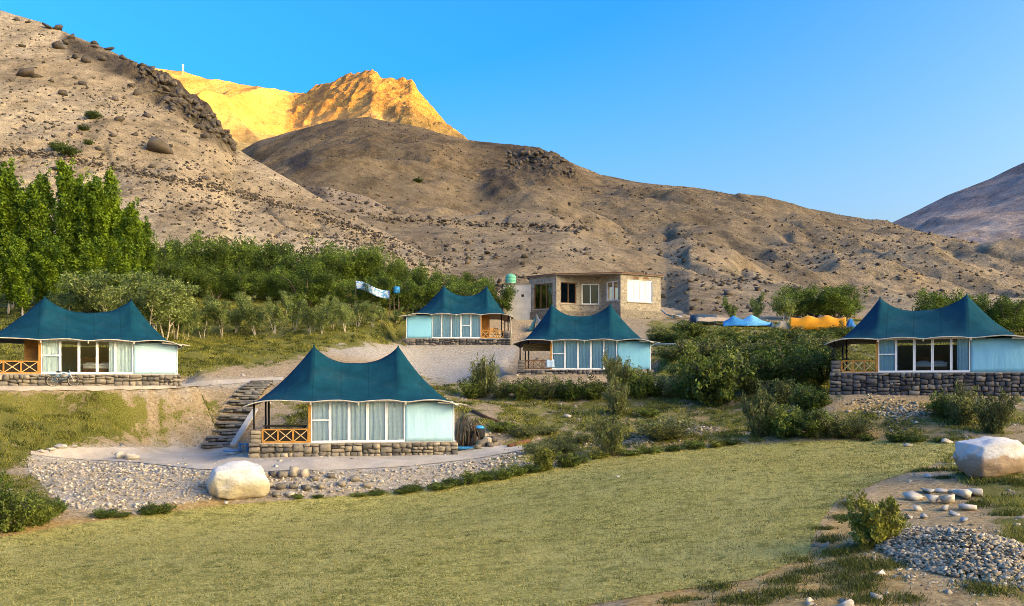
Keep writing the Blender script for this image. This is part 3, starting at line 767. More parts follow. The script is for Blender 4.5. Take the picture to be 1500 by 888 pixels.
    # porch: posts, railing with crossed braces
    for (qx, qy) in ((xl + 0.12, 0.0), (xl + 0.12, dep - 0.3), (xl + 0.62, 2.6)):
        p = MB(); p.tube([(m * qx, qy, fz), (m * qx, qy, top + 0.05 + (0.25 if qy > 1 else 0))], 0.055, 8); p.build('porch_post', MAT['black_metal'], T, True)
    r0, r1 = xl + 0.55, xg0 - 0.14; hr = 0.74
    np_ = 3; pw = (r1 - r0) / np_
    rb = MB(); bx(rb, r0, r1, -0.04, 0.04, fz + hr - 0.07, fz + hr); bx(rb, r0, r1, -0.04, 0.04, fz + 0.002, fz + 0.09)
    for k in range(np_ + 1):
        xx = r0 + k * pw; bx(rb, xx - 0.04, xx + 0.04, -0.042, 0.042, fz + 0.09, fz + hr - 0.07)
    rail = rb.build('railing', MAT[braces], T)
    for k in range(np_):
        xa, xb = r0 + k * pw + 0.04, r0 + (k + 1) * pw - 0.04
        c = MB(); c.bar((m * xa, -0.012, fz + 0.09), (m * xb, -0.012, fz + hr - 0.07), 0.025, 0.04); c.bar((m * xa, 0.016, fz + hr - 0.07), (m * xb, 0.016, fz + 0.09), 0.025, 0.04)
        c.build('cross_brace', MAT['brace_pale' if braces == 'wood' else braces], rail)
        if panel:
            q = MB(); bx(q, xa, xb, 0.045, 0.06, fz + 0.09, fz + hr - 0.07); q.build('backing_panel', MAT['dark_panel'], rail)
    pl_ = MB(); bx(pl_, xl - 0.06, r0 - 0.05, -0.1, 0.35, fz, fz + hr - 0.02); pr = pl_.build('stone_pier', MAT['mortar'], T)
    for r in range(3):
        link('stone', rng.choice(meshes), pr, (m * (xl + 0.22), -0.11, fz + 0.12 + r * 0.23), (0, 0, rng.choice((0, math.pi))), (0.52, 0.14, 0.22))
    if door:
        q = MB(); bx(q, xg0 - 0.92, xg0 - 0.15, 1.5, 1.58, fz, top + 0.2); dr = q.build('door', MAT['wood'], T)
        for zz in (0.15, 0.95):
            q = MB(); bx(q, xg0 - 0.80, xg0 - 0.27, 1.472, 1.5, fz + zz, fz + zz + 0.68); q.build('door_panel', MAT['wood_dark2'], dr)
        q = MB(); q.tube([(m * (xg0 - 0.80), 1.45, fz + 0.9), (m * (xg0 - 0.80), 1.45, fz + 1.02)], 0.018, 6); q.build('door_handle', MAT['trim'], dr)
    if blind:
        for k in range(4):
            q = MB(); q.tube([(m * (xl + 0.2), 2.0, top - 0.22 - k * 0.14), (m * (xg0 - 0.2), 2.0, top - 0.20 - k * 0.14 - rng.uniform(0, .04))], 0.085, 7); q.build('rolled_blind', MAT['straw'], T, True)
    return T
MAT['mortar'] = simple('mortar', (.17,.14,.11), 0.95, scale=5, bmp=0.6, var=0.4)
MAT['mortar_dark'] = simple('mortar_dark', (.07,.065,.06), 0.95, scale=5, bmp=0.6, var=0.4)
MAT['brace_pale'] = simple('brace_pale', (.58,.42,.22), 0.6)
MAT['wood_dark2'] = simple('wood_dark2', (.38,.16,.035), 0.5, var=0.3, scale=3)
MAT['straw'] = simple('straw', (.40,.30,.17), 0.9, var=0.3, scale=8)
def pk(px, d, a, b):                       # peak columns to local x
    k = 1.065 * d / F; return ((a - px) * k, (b - px) * k)
tentA = tent('teal roofed tent cottage with closed curtains beside stone steps above gravel bank', 520, 46.9, -3.92, 3.0, 4.9, 2.65, 0.70, 2.2, 3.05, pk(520, 46.9, 461, 583),
     wallm='wall_cloth_pale', seed=1, curm='curtain_pale')
tentB = tent('teal roofed tent cottage with bicycle against its stone base', 118, 52.0, -0.22, 3.3, 4.9, 2.5, 0.66, 1.98, 2.76, pk(116, 52, 70, 184),
     curtains=(0, 4), half=(3, 0.62, 0.35), door=True, wallm='wall_cloth_white', seed=2, curm='curtain_pale')
tentE = tent('teal roofed tent cottage on high dark stone base with open curtains', 1358, 52.0, -0.78, 2.6, 4.9, 3.0, 1.32, 2.0, 2.78, pk(1360, 52, 1297, 1411),
     curtains=(0,), half=(4, 0.3, 0.68), stm='dark', seed=3, panel=False)
tentD = tent('teal roofed tent cottage behind hedge with rolled straw blind in porch', 856, 69.0, 0.60, 2.6, 5.05, 2.6, 0.35, 2.28, 3.1, pk(856, 69, 809, 893),
     stm='dark', seed=4, blind=True, braces='dark_wood', panel=False)
tentC = tent('teal roofed tent cottage on grey bank with orange door and porch chairs', 671, 84.0, 3.50, 2.75, 4.6, 2.4, 0.62, 2.26, 3.07, pk(-671, 84, -712, -651),
     mirror=True, cross=1, stm='dark', seed=5, door=True, panel=False)

# ------------------------------------------------------------------ beds seen through the open curtains
def bed(label, T, x, y, rz, fz, cover):
    o = thing('bed', label, 'bed', T.matrix_world @ Vector((x, y, fz)), T.rotation_euler.z + rz, 'beds in the tents')
    b = MB(); b.box(-0.9, 0.9, -1.0, 1.0, 0.12, 0.32); b.build('bed_frame', MAT['dark_wood'], o)
    for sx in (-.82, .82):
        for sy in (-.92, .92):
            q = MB(); q.box(sx - .05, sx + .05, sy - .05, sy + .05, 0, 0.12); q.build('leg', MAT['dark_wood'], o)
    V, Q = rough_block(3, 4, 0.01, 0.08); V = V * np.array([1.76, 1.96, 0.26]) + np.array([0, 0, 0.45])
    link('mattress', np_mesh('mattress', V, Q, None, MAT['linen'], True), o)
    V, Q = rough_block(4, 4, 0.012, 0.08); V = V * np.array([1.84, 1.2, 0.1]) + np.array([0, -0.45, 0.56])
    link('blanket', np_mesh('blanket', V, Q, None, cover, True), o)
    for sx in (-.42, .42):
        V, Q = rough_block(5, 4, 0.03, 0.5); V = V * np.array([.7, .42, .18]) + np.array([sx, 0.68, 0.64])
        link('pillow', np_mesh('pillow', V, Q, None, MAT['linen'], True), o)
    b = MB(); b.box(-.92, .92, 1.0, 1.06, 0.0, 1.05); b.build('headboard', MAT['dark_wood'], o)
bpy.context.view_layer.update()
bed('bed with white covers seen through open window of bicycle cottage', tentB, 1.0, 1.9, 0.0, 0.715, MAT['linen'])
bed('bed with blue cover seen through window of cottage on dark base', tentE, 0.2, 1.9, 0.0, 1.375, MAT['pale_tarp'])

# ------------------------------------------------------------------ stone lodge
def lodge_stone(name='lodge_masonry', k_=1.0):
    m, nt, b = new_mat(name)
    v = coords(nt)
    mp = N(nt, 'ShaderNodeMapping'); mp.inputs['Scale'].default_value = (1, 1, 1.7); L(nt, v, mp.inputs[0])
    vo = N(nt, 'ShaderNodeTexVoronoi'); vo.inputs['Scale'].default_value = 2.6; L(nt, mp.outputs[0], vo.inputs['Vector'])
    ve = N(nt, 'ShaderNodeTexVoronoi', feature='DISTANCE_TO_EDGE'); ve.inputs['Scale'].default_value = 2.6; L(nt, mp.outputs[0], ve.inputs['Vector'])
    sc = N(nt, 'ShaderNodeSeparateColor'); L(nt, vo.outputs['Color'], sc.inputs[0])
    c = ramp(nt, sc.outputs[0], [(0.0, (.25,.21,.165)), (0.4, (.35,.295,.23)), (0.7, (.43,.365,.28)), (1.0, (.29,.255,.21))])
    f = tex_noise(nt, v, 5, 6); c = mix(nt, 0.7, c, ramp(nt, f, [(0.3, 0.6), (0.7, 1.25)]), 'MULTIPLY')
    c = mix(nt, 1.0, c, (k_, k_, k_ * .98), 'MULTIPLY')
    j = ramp(nt, ve.outputs['Distance'], [(0.0, 0.0), (0.05, 1.0)])
    c = mix(nt, j, (.42,.35,.26), c)
    L(nt, c, b.inputs['Base Color']); b.inputs['Roughness'].default_value = 0.92
    bump(nt, b, math_n(nt, 'ADD', j, f), 0.7, 0.05); return m
MAT['lodge'] = lodge_stone(); MAT['lodge_dark'] = lodge_stone('lodge_plinth', 0.62)
MAT['lodge_roof'] = simple('lodge_roof', (.24,.19,.15), 0.9, var=0.3, scale=2)
MAT['white_pane'] = simple('white_pane', (.62,.63,.62), 0.5, var=0.06)  # opaque white fill for the panes of the widest window
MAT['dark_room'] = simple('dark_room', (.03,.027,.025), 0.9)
PLAN = [(775,107.2),(815,104.4),(849,106.0),(880,106.0),(909,103.2),(968,106.2)]
pts = [Vector(((p - CX) / F * d, d, 0)) for p, d in PLAN]
cen = Vector((10.5, 110, 7.0))
LOD = thing('stone_lodge', 'flat roofed stone lodge with angled bays above the tent cottages', 'building', cen)
LZ0, LZ1 = 6.6, 12.6
# windows: facade index, from-to along the wall (share), sill and head height, panes, frame material, filling
WIN = {0: (0.18, 0.86, 8.75, 11.75, 3, 'dark_wood', 'glass'), 1: (0.18, 0.86, 9.35, 11.85, 2, 'dark_wood', 'glass'), 2: (0.10, 0.92, 9.3, 11.75, 2, 'white_frame', 'glass'),
       3: (0.28, 0.88, 9.6, 11.9, 2, 'white_frame', 'glass'), 4: (0.17, 0.80, 9.45, 12.05, 4, 'white_frame', 'white_pane')}
for i in range(5):
    A, B = pts[i] - cen, pts[i + 1] - cen; A.z = B.z = 0
    dx = (B - A); ln = dx.length; dx.normalize(); nx = Vector((dx.y, -dx.x, 0))
    if nx.y > 0: nx = -nx
    def P(s, z, o): q = A + dx * s + nx * o; return (q.x, q.y, z - cen.z)
    def slab(b, s0, s1, z0, z1, o0, o1):
        b.add([P(s0,z0,o0),P(s1,z0,o0),P(s1,z0,o1),P(s0,z0,o1),P(s0,z1,o0),P(s1,z1,o0),P(s1,z1,o1),P(s0,z1,o1)], [(0,3,2,1),(4,5,6,7),(0,1,5,4),(1,2,6,5),(2,3,7,6),(3,0,4,7)])
    f0, f1, zs, zh, npn, fm, fill = WIN[i]; s0, s1 = f0 * ln, f1 * ln
    w = MB(); slab(w, 0, s0, LZ0, LZ1, -0.3, 0); slab(w, s1, ln, LZ0, LZ1, -0.3, 0); slab(w, s0, s1, LZ0, zs, -0.3, 0); slab(w, s0, s1, zh, LZ1, -0.3, 0)
    wl = w.build('wall', MAT['lodge'], LOD)
    pb = MB(); slab(pb, -0.05, ln + 0.05, LZ0, 8.45, 0.0, 0.10); pb.build('plinth', MAT['lodge_dark'], LOD)
    fr = MB(); t = 0.11
    slab(fr, s0, s0 + t, zs, zh, -0.2, -0.08); slab(fr, s1 - t, s1, zs, zh, -0.2, -0.08); slab(fr, s0 + t, s1 - t, zs, zs + t, -0.2, -0.08); slab(fr, s0 + t, s1 - t, zh - t, zh, -0.2, -0.08)
    pw = (s1 - s0 - 2 * t) / npn
    for k in range(1, npn): slab(fr, s0 + t + k * pw - 0.05, s0 + t + k * pw + 0.05, zs + t, zh - t, -0.2, -0.08)
    wd = fr.build('window', MAT[fm], LOD)
    for k in range(npn):
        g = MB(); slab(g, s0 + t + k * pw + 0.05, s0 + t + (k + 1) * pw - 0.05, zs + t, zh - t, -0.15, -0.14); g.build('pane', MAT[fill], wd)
    sl = MB(); slab(sl, s0 - 0.1, s1 + 0.1, zs - 0.1, zs, 0.002, 0.12); sl.build('window_sill', MAT['concrete'], wd)
    if i == 4:
        for k in (0.32, 0.72):
            v = MB(); c = s0 + k * (s1 - s0); slab(v, c - 0.45, c + 0.45, zh + 0.14, zh + 0.3, 0.0, 0.03); slab(v, c - 0.25, c + 0.25, zh + 0.3, zh + 0.42, 0.0, 0.03); v.build('roof_beam_end', MAT['dark_wood'], LOD)
# closed sides and back, dark rooms, flat roof with a thin overhang
L0, L5 = pts[0], pts[5]
def wq(b, a, c, z0, z1): b.add([(a[0]-cen.x,a[1]-cen.y,z0-cen.z),(c[0]-cen.x,c[1]-cen.y,z0-cen.z),(c[0]-cen.x,c[1]-cen.y,z1-cen.z),(a[0]-cen.x,a[1]-cen.y,z1-cen.z)], [(0,1,2,3)])
w = MB(); bl, br = (L0.x + 1.0, 117.0), (L5.x + 0.5, 115.5)
wq(w, (L0.x, L0.y), bl, LZ0, LZ1); wq(w, bl, br, LZ0, LZ1); wq(w, br, (L5.x, L5.y), LZ0, LZ1); w.build('rear_wall', MAT['lodge'], LOD)
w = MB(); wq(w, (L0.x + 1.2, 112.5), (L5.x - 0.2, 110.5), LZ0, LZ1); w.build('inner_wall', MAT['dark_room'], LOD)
poly = [Vector((p.x, p.y)) for k, p in enumerate(pts) if k not in (2, 3)] + [Vector(br), Vector(bl)]
c2 = sum(poly, Vector((0, 0))) / len(poly)
def outl(k): return [(c2 + (q - c2).normalized() * ((q - c2).length + k)) for q in poly]
b = MB(); o1 = outl(0.28); n = len(o1)
b.add([(q.x - cen.x, q.y - cen.y, LZ1 + 0.003 - cen.z) for q in o1] + [(q.x - cen.x, q.y - cen.y, LZ1 + 0.13 - cen.z) for q in o1],
      [tuple(range(n))[::-1], tuple(range(n, 2 * n))] + [(i, (i + 1) % n, n + (i + 1) % n, n + i) for i in range(n)])
rf = b.build('roof', MAT['lodge_roof'], LOD)
b = MB(); o2 = outl(0.3)
for i in range(3):
    b.bar((o2[i].x - cen.x, o2[i].y - cen.y, LZ1 + 0.16 - cen.z), (o2[i + 1].x - cen.x, o2[i + 1].y - cen.y, LZ1 + 0.16 - cen.z), 0.09, 0.07)
b.build('roof_edging', MAT['rust'], rf)
# low annexe on the left with its water tank
A0, A1 = Vector(((737 - CX) / F * 107, 107, 0)), Vector(((778 - CX) / F * 108.4, 108.4, 0))
an = thing('annexe', 'low whitewashed annexe wall joined to the stone lodge', 'building', (A0.x, A0.y, 7.0))
b = MB(); b.box(0, A1.x - A0.x, 0.0, 5.0, -0.6, 4.85); b.build('wall', MAT['plaster'], an)
b = MB(); b.box(-0.15, A1.x - A0.x - 0.02, -0.15, 5.1, 4.853, 4.97); b.build('roof', MAT['lodge_roof'], an)
b = MB(); b.box(2.2, 2.5, -0.02, 0.1, 3.3, 3.6); b.build('vent', MAT['dark_panel'], an)
tk = thing('water_tank', 'green plastic water tank on the whitewashed annexe roof', 'tank', ((748 - CX) / F * 109.5, 109.5, 11.97))
prof = [(0.0, 0.62), (0.08, 0.66), (0.35, 0.66), (0.4, 0.63), (0.45, 0.66), (0.8, 0.66), (0.85, 0.63), (0.9, 0.66), (1.15, 0.64), (1.3, 0.45), (1.36, 0.2)]
b = MB(); b.tube([(0, 0, z) for z, r in prof], [r for z, r in prof], 20); b.build('tank_body', MAT['green_tank'], tk, True)
b = MB(); b.tube([(0, 0, 1.34), (0, 0, 1.42)], 0.24, 14); b.build('lid', MAT['green_tank'], tk)
# ------------------------------------------------------------------ foliage
def leaf_cards(C, size, rs, aspect=0.5, up=0.4, dirs=None):
    n = len(C)
    d = rs.normal(size=(n, 3)) if dirs is None else dirs + rs.normal(size=(n, 3)) * 0.45
    d[:, 2] += up; d /= np.linalg.norm(d, axis=1)[:, None]
    e = rs.normal(size=(n, 3)); w = np.cross(d, e); w /= np.linalg.norm(w, axis=1)[:, None] + 1e-9
    s = size * rs.uniform(0.6, 1.3, n)[:, None]
    V = np.stack([C - d * s * 0.5, C + w * s * aspect * 0.5, C + d * s * 0.5, C - w * s * aspect * 0.5], 1)
    return V.reshape(-1, 3), np.arange(4 * n).reshape(n, 4)
def crown_mesh(name, clumps, nleaf, size, mat, seed, aspect=0.5, up=0.4, shell=0.5):
    rs = np.random.RandomState(seed); K = np.array(clumps)
    wt = K[:, 3] ** 2 * K[:, 4]; idx = rs.choice(len(K), nleaf, p=wt / wt.sum())
    d = rs.normal(size=(nleaf, 3)); d /= np.linalg.norm(d, axis=1)[:, None]
    r = rs.uniform(0, 1, nleaf) ** shell
    lump = 1 + 0.35 * np.sin(d[:, 0] * 5 + idx) * np.sin(d[:, 1] * 5 + idx * 2) * np.sin(d[:, 2] * 4 + idx)
    C = K[idx, :3] + d * (r * lump)[:, None] * np.c_[K[idx, 3], K[idx, 3], K[idx, 4]]
    V, Q = leaf_cards(C, size, rs, aspect, up)
    tone = np.clip(0.45 + 0.22 * rs.normal(size=len(K))[idx] + 0.16 * rs.normal(size=nleaf), 0, 1)
    return np_mesh(name, V, Q, None, mat, False, {'v': np.repeat(tone, 4)})
def limb(mb, p, d, ln, r0, r1, rng, n=5, bend=0.12, lift=0.0):
    pts = [Vector(p)]; d = Vector(d).normalized()
    for i in range(n):
        d = (d + Vector((rng.uniform(-bend, bend), rng.uniform(-bend, bend), rng.uniform(-bend, bend) * .5 + lift))).normalized()
        pts.append(pts[-1] + d * ln / n)
    mb.tube(pts, [r0 + (r1 - r0) * i / n for i in range(n + 1)], 6); return pts
def tree_proto(kind, seed):
    """unit-sized tree (trunk mesh, crown mesh, height) with limbs that carry the leaf clumps"""
    rng = random.Random(seed); mb = MB(); cl = []
    if kind == 'poplar':
        H = 12.0; tr = limb(mb, (0, 0, -0.3), (0, 0, 1), H * 0.95, 0.14, 0.02, rng, 10, 0.03)
        nl = 26
        for i in range(nl):
            f = 0.18 + 0.78 * i / nl; base = tr[0].lerp(tr[-1], f); a = i * 2.4 + rng.uniform(-.5, .5)
            ln = (2.7 - 1.9 * abs(f - 0.42) * 1.4) * rng.uniform(0.6, 1.15) * (1.0 if f < .8 else .7)
            ps = limb(mb, base, (math.cos(a) * 0.52, math.sin(a) * 0.52, 1), ln, 0.045, 0.01, rng, 4, 0.08, 0.05)
            for q in ps[1:]: cl.append((q.x, q.y, q.z, rng.uniform(0.26, 0.5), rng.uniform(0.45, 0.8)))
        cl.append((0, 0, H * .97, 0.25, 0.6))
        return mb.mesh('trunk', MAT['pale_bark'], True), crown_mesh('crown', cl, 11000, 0.24, MAT['poplar_leaf'], seed, 0.75, 0.2), H
    if kind == 'willow':
        H = 7.0
        for s in range(5):
            a = s * 1.26 + rng.uniform(-.4, .4)
            ps = limb(mb, (0.15 * math.cos(a), 0.15 * math.sin(a), -0.2), (math.cos(a) * 0.45, math.sin(a) * 0.45, 1), rng.uniform(3.6, 5.2), 0.11, 0.03, rng, 6, 0.1)
            for q in ps[2:]:
                for k in range(2): cl.append((q.x + rng.uniform(-.9, .9), q.y + rng.uniform(-.9, .9), q.z + rng.uniform(-.3, 1.0), rng.uniform(.45, .95), rng.uniform(.5, 1.0)))
            for k in range(5):
                f = rng.uniform(.3, 1); b = ps[0].lerp(ps[-1], f); e = limb(mb, b, (math.cos(a + rng.uniform(-1.3, 1.3)), math.sin(a + rng.uniform(-1.3, 1.3)), rng.uniform(.3, 1.4)), rng.uniform(1, 2.0), 0.035, 0.01, rng, 3)
                q = e[-1]; cl.append((q.x, q.y, q.z, rng.uniform(.4, .7), rng.uniform(.5, 1.0)))
        for k in range(7):
            a = rng.uniform(0, 6.28); cl.append((math.cos(a) * 1.7, math.sin(a) * 1.7, rng.uniform(0.7, 2.0), rng.uniform(.5, .8), .7))
        return mb.mesh('trunk', MAT['bark'], True), crown_mesh('crown', cl, 10500, 0.23, MAT['willow_leaf'], seed, 0.45, 0.35), H
    if kind == 'orchard':
        H = 5.0
        for s in range(rng.choice((2, 3, 3))):
            a = rng.uniform(0, 6.28)
            ps = limb(mb, (0.08 * math.cos(a), 0.08 * math.sin(a), -0.2), (math.cos(a) * 0.22, math.sin(a) * 0.22, 1), rng.uniform(2.4, 3.2), 0.055, 0.03, rng, 5, 0.14)
            for k in range(6):
                b = ps[rng.randrange(2, 6)]; aa = rng.uniform(0, 6.28)
                e = limb(mb, b, (math.cos(aa) * .8, math.sin(aa) * .8, rng.uniform(.5, 1.3)), rng.uniform(1.0, 1.9), 0.025, 0.008, rng, 3, 0.15)
                for q in e[1:]: cl.append((q.x + rng.uniform(-.3, .3), q.y + rng.uniform(-.3, .3), q.z + rng.uniform(-.1, .4), rng.uniform(.28, .6), rng.uniform(.3, .55)))
        return mb.mesh('trunk', MAT['pale_bark'], True), crown_mesh('crown', cl, 4600, 0.2, MAT['orchard_leaf'], seed, 0.4, 0.4), H
    # shrubs: unit 1 m high, 1 m wide, stems from the ground
    leaf = {'bush': ('bush_leaf', 0.065, 0.5, 0.3), 'upright': ('olive_leaf', 0.085, 0.22, 1.6), 'olive': ('olive_leaf', 0.06, 0.45, 0.5), 'dark': ('dark_leaf', 0.06, 0.5, 0.3), 'yellow': ('yellow_leaf', 0.075, 0.6, 0.2)}[kind]
    ns = 18 if kind != 'upright' else 26
    for s in range(ns):
        a = s * 2.4; t = math.sqrt((s + .5) / ns) * (0.5 if kind == 'upright' else 0.75)
        top = rng.uniform(0.55, 0.95) * (1 - 0.35 * t)
        ps = limb(mb, (0.12 * math.cos(a) * t, 0.12 * math.sin(a) * t, -0.03), (math.cos(a) * t, math.sin(a) * t, 1.0), top, 0.010, 0.004, rng, 4, 0.12)
        for q in ps[1:]:
            cl.append((q.x + rng.uniform(-.04, .04), q.y + rng.uniform(-.04, .04), q.z, rng.uniform(.05, .11) if kind == 'upright' else rng.uniform(.07, .15), rng.uniform(.08, .18)))
        if kind != 'upright':
            for k in range(3):
                b = ps[rng.randrange(1, 4)]; aa = a + rng.uniform(-1.2, 1.2); e = limb(mb, b, (math.cos(aa), math.sin(aa), rng.uniform(0, .8)), rng.uniform(.15, .35), 0.006, 0.003, rng, 2)
                q = e[-1]; cl.append((q.x, q.y, max(q.z, .08), rng.uniform(.06, .12), rng.uniform(.06, .12)))
    return mb.mesh('stems', MAT['bark'], True), crown_mesh('foliage', cl, 5200 if kind != 'upright' else 4600, leaf[1], MAT[leaf[0]], seed, leaf[2], leaf[3], 0.42), 1.0
PROTO = {}
for kd, n in (('poplar', 4), ('willow', 4), ('orchard', 5), ('bush', 4), ('upright', 3), ('olive', 3), ('dark', 3), ('yellow', 2)):
    PROTO[kd] = []
    for i in range(n):
        tm, cm, H = tree_proto(kd, 100 + 17 * i + len(kd)); zz = np.empty(len(cm.vertices) * 3, np.float32); cm.vertices.foreach_get('co', zz)
        PROTO[kd].append((tm, cm, float(np.percentile(zz[2::3], 99.5))))
rg = random.Random(5)
def plant(kind, name, label, cat, loc, h, w=None, group=None, parts=('trunk', 'crown'), sink=0.05):
    tm, cm, H = rg.choice(PROTO[kind]); s = h / H; sw = s if w is None else w
    T = thing(name, label, cat, Vector(loc) - Vector((0, 0, sink)), rg.uniform(0, 6.28), group, (sw, sw * rg.uniform(.9, 1.1), s))
    link(parts[0], tm, T); link(parts[1], cm, T); return T
def tree_top(kind, name, label, px, d, ytop, group, wf=1.0):
    p = at(px, d); h = max(1.5, (HY - ytop) / F * d - p.z)
    H = PROTO[kind][0][2]
    return plant(kind, name, label, 'tree', p, h, wf * h / H, group)
for px, d, yt in ((-50,80,262),(-8,84,262),(32,83,262),(60,79,262),(118,80,258),(138,84,256),(175,82,276),(-28,82,250),(18,80,236),(44,86,275),(72,84,246),(90,80,262),(106,82,236),(128,86,252),(147,81,262),(163,84,249),(188,88,300),(201,82,290),(214,85,315)):
    tree_top('poplar', 'poplar_tree', 'tall bright green poplar in the grove behind the bicycle cottage', px, d, yt + 8, 'tall poplars', 1.02)
for px, d, yt in ((-10,72,352),(12,73,345),(33,70,368),(58,74,345),(82,72,352),(98,75,350),(122,73,375),(140,75,352),(158,77,350),(176,74,368),(192,77,352),(205,74,392)):
    tree_top('poplar', 'young_poplar', 'young low poplar with pale trunk below the tall poplars', px, d, yt, 'young poplars', 1.35)
for i, (px, yt) in enumerate(((228,346),(252,348),(276,344),(300,362),(326,350),(350,343),(372,345),(398,352),(424,368),(448,362),(470,356),(494,352),(518,350),(540,364),(566,374),(592,378),(618,384),(645,392),(672,396),(700,402),(726,408))):
    tree_top('willow', 'willow_tree', 'dark rounded willow in the row at the foot of the bare hill', px + rg.uniform(-4, 4), 107 + rg.uniform(-3, 4), yt + 4, 'willows at the foot of the hill', 1.15)
for i, px in enumerate(range(236, 690, 26)):
    tree_top('willow', 'willow_tree', 'smaller willow filling the front of the willow row', px + rg.uniform(-6, 6), 98 + rg.uniform(-2, 3), float(pl(px, [(236,385),(430,392),(560,402),(690,415)])) + rg.uniform(-6, 8), 'front willows', 1.2)
for px, py, yt in ((272,500,438),(297,497,430),(325,495,428),(345,488,425),(374,492,420),(402,490,424),(432,484,420),(455,488,428),(470,490,425),(488,482,424),(505,486,430),(524,480,428),(546,480,430),(560,474,432),(580,474,436),(250,490,432),
                   (262,470,420),(310,468,414),(360,466,414),(418,462,412),(478,460,418),(535,458,424),(600,470,440)):
    p = hit(px, py); h = (HY - yt - 13) / F * p.y - p.z
    plant('orchard', 'orchard_tree', 'small pale trunked orchard tree with olive crown on the grass terrace', 'tree', p, h, 1.08 * h / 5.0, 'orchard trees')
for px, d, yt in ((108,68,418),(140,70,415),(170,68,404),(192,71,398),(216,69,408),(240,71,415),(258,74,418),(224,76,400)):
    p = at(px, d); h = (HY - yt) / F * d - p.z
    plant('orchard', 'olive_bush', 'greyish olive bush close behind the bicycle cottage roof', 'bush', p, h, 1.5 * h / 5.0, 'olive bushes behind the cottage')
for px, d, yt, wf in ((1163,101,424,1.1),(1192,102,416,1.2),(1222,101,418,1.2),(1243,103,428,1.0)):
    tree_top('willow', 'willow_tree', 'dark broad willow standing behind the orange tent', px, d, yt, 'willows behind the orange tent', wf * 1.25)
tree_top('orchard', 'pale_tree', 'pale leafy small tree beside the dark willows and orange tent', 1150, 96, 428, None, 1.1)
for px, yt in ((1072, 434), (1106, 428)):
    tree_top('orchard', 'sapling', 'thin sapling standing above the blue tarps', px, 97, yt, 'saplings by the tarps', 0.7)
for px, d, yt, wf in ((1372,82,434,1.3),(1398,84,424,1.2),(1447,82,432,1.2),(1474,80,436,1.3),(1500,82,440,1.2)):
    tree_top('willow', 'willow_tree', 'green willow rising behind the roof of the cottage on dark base', px, d, yt, 'willows behind the far cottage', wf)
def shrub(px, py, hp, wp, kind, label, name='shrub', group=None):
    p = hit(px, py); s = p.y / F
    return plant(kind, name, label, 'shrub', p, hp * s * 0.92, wp * s * 0.92 * (1.0 if kind != 'upright' else 1.3), group, ('stems', 'foliage'))
ADJ = {'bush': 'fresh green', 'dark': 'dark green', 'olive': 'greyish olive', 'yellow': 'yellow green', 'upright': 'feathery green'}
HED = 'hedge in front of the cottage with straw blind'
for a in ((735,583,30,42,'olive'),(768,585,34,46,'bush'),(802,585,38,44,'olive'),(836,587,34,48,'dark'),(868,585,38,42,'bush'),(932,583,50,56,'bush'),(958,580,34,46,'dark'),(986,582,36,50,'olive'),(1012,585,34,46,'bush')):
    shrub(*a, ADJ[a[4]] + ' shrub in the low hedge before the cottage with straw blind', 'hedge_shrub', HED)
shrub(708,582,64,48,'upright','tall feathery shrub at the foot of the grey bank','shrub')
shrub(690,584,34,40,'bush','low round shrub beside the tall feathery shrub on the bank','shrub')
shrub(905,584,70,46,'upright','tall pale feathery shrub rising from the hedge','shrub')
shrub(905,607,56,34,'olive','thin grey olive shrub standing in front of the hedge','shrub')
THK = 'big thicket shrubs'
for a in ((1048,592,92,100,'bush'),(1098,576,62,70,'olive'),(1152,565,78,96,'dark'),(1198,560,62,70,'bush'),(1078,545,46,66,'bush'),(1122,540,48,70,'dark'),(1168,530,38,60,'bush'),(1212,545,44,50,'dark'),(1002,562,34,52,'bush'),(1140,592,40,56,'olive'),(1185,602,42,60,'dark')):
    shrub(*a, ('biggest rounded ' if a[2] > 85 else 'large ' if a[2] > 60 else 'middling ' if a[2] > 43 else 'small ') + ADJ[a[4]] + ' shrub in the thicket beside the cottage on dark base', 'thicket_shrub', THK)
for px in range(965, 1240, 24):
    kd = rg.choice(('bush', 'dark', 'olive'))
    shrub(px, 500 + rg.uniform(-6, 8), rg.uniform(19, 28), rg.uniform(36, 50), kd, 'low ' + ADJ[kd] + ' shrub in the upper row below the tarps and orange tent', 'row_shrub', 'upper shrub row')
for px in range(985, 1230, 30):
    shrub(px, 522 + rg.uniform(-5, 6), rg.uniform(24, 36), rg.uniform(46, 60), 'olive' if px % 60 else 'bush', ADJ['olive' if px % 60 else 'bush'] + ' shrub on the slope under the upper shrub row', 'slope_shrub', 'slope shrubs')
shrub(1114,640,76,62,'upright','tall feathery shrub beside the far lawn edge and grey gravel patch')
for a in ((1150,640,50,66,'bush'),(1185,640,46,66,'bush'),(1212,641,42,56,'olive')):
    shrub(*a, 'rounded shrub next to the feathery shrub at the far lawn edge', 'shrub', 'rounded shrubs at the far lawn edge')
shrub(1245,641,38,72,'olive','silvery shrub with pale leaves at the far lawn edge')
shrub(896,668,68,64,'upright','bushy feathery shrub standing alone at the curve of the lawn edge')
shrub(972,643,38,96,'olive','wide low grey green shrub between the feathery shrub and gravel patch')
for a in ((1408,622,66,62,'upright'),(1458,634,64,62,'upright'),(1385,612,40,50,'bush')):
    shrub(*a, 'feathery shrub in front of the cottage on high dark stone base', 'shrub', 'feathery shrubs by the dark stone base')
EDG = 'low plants along the lawn edge'
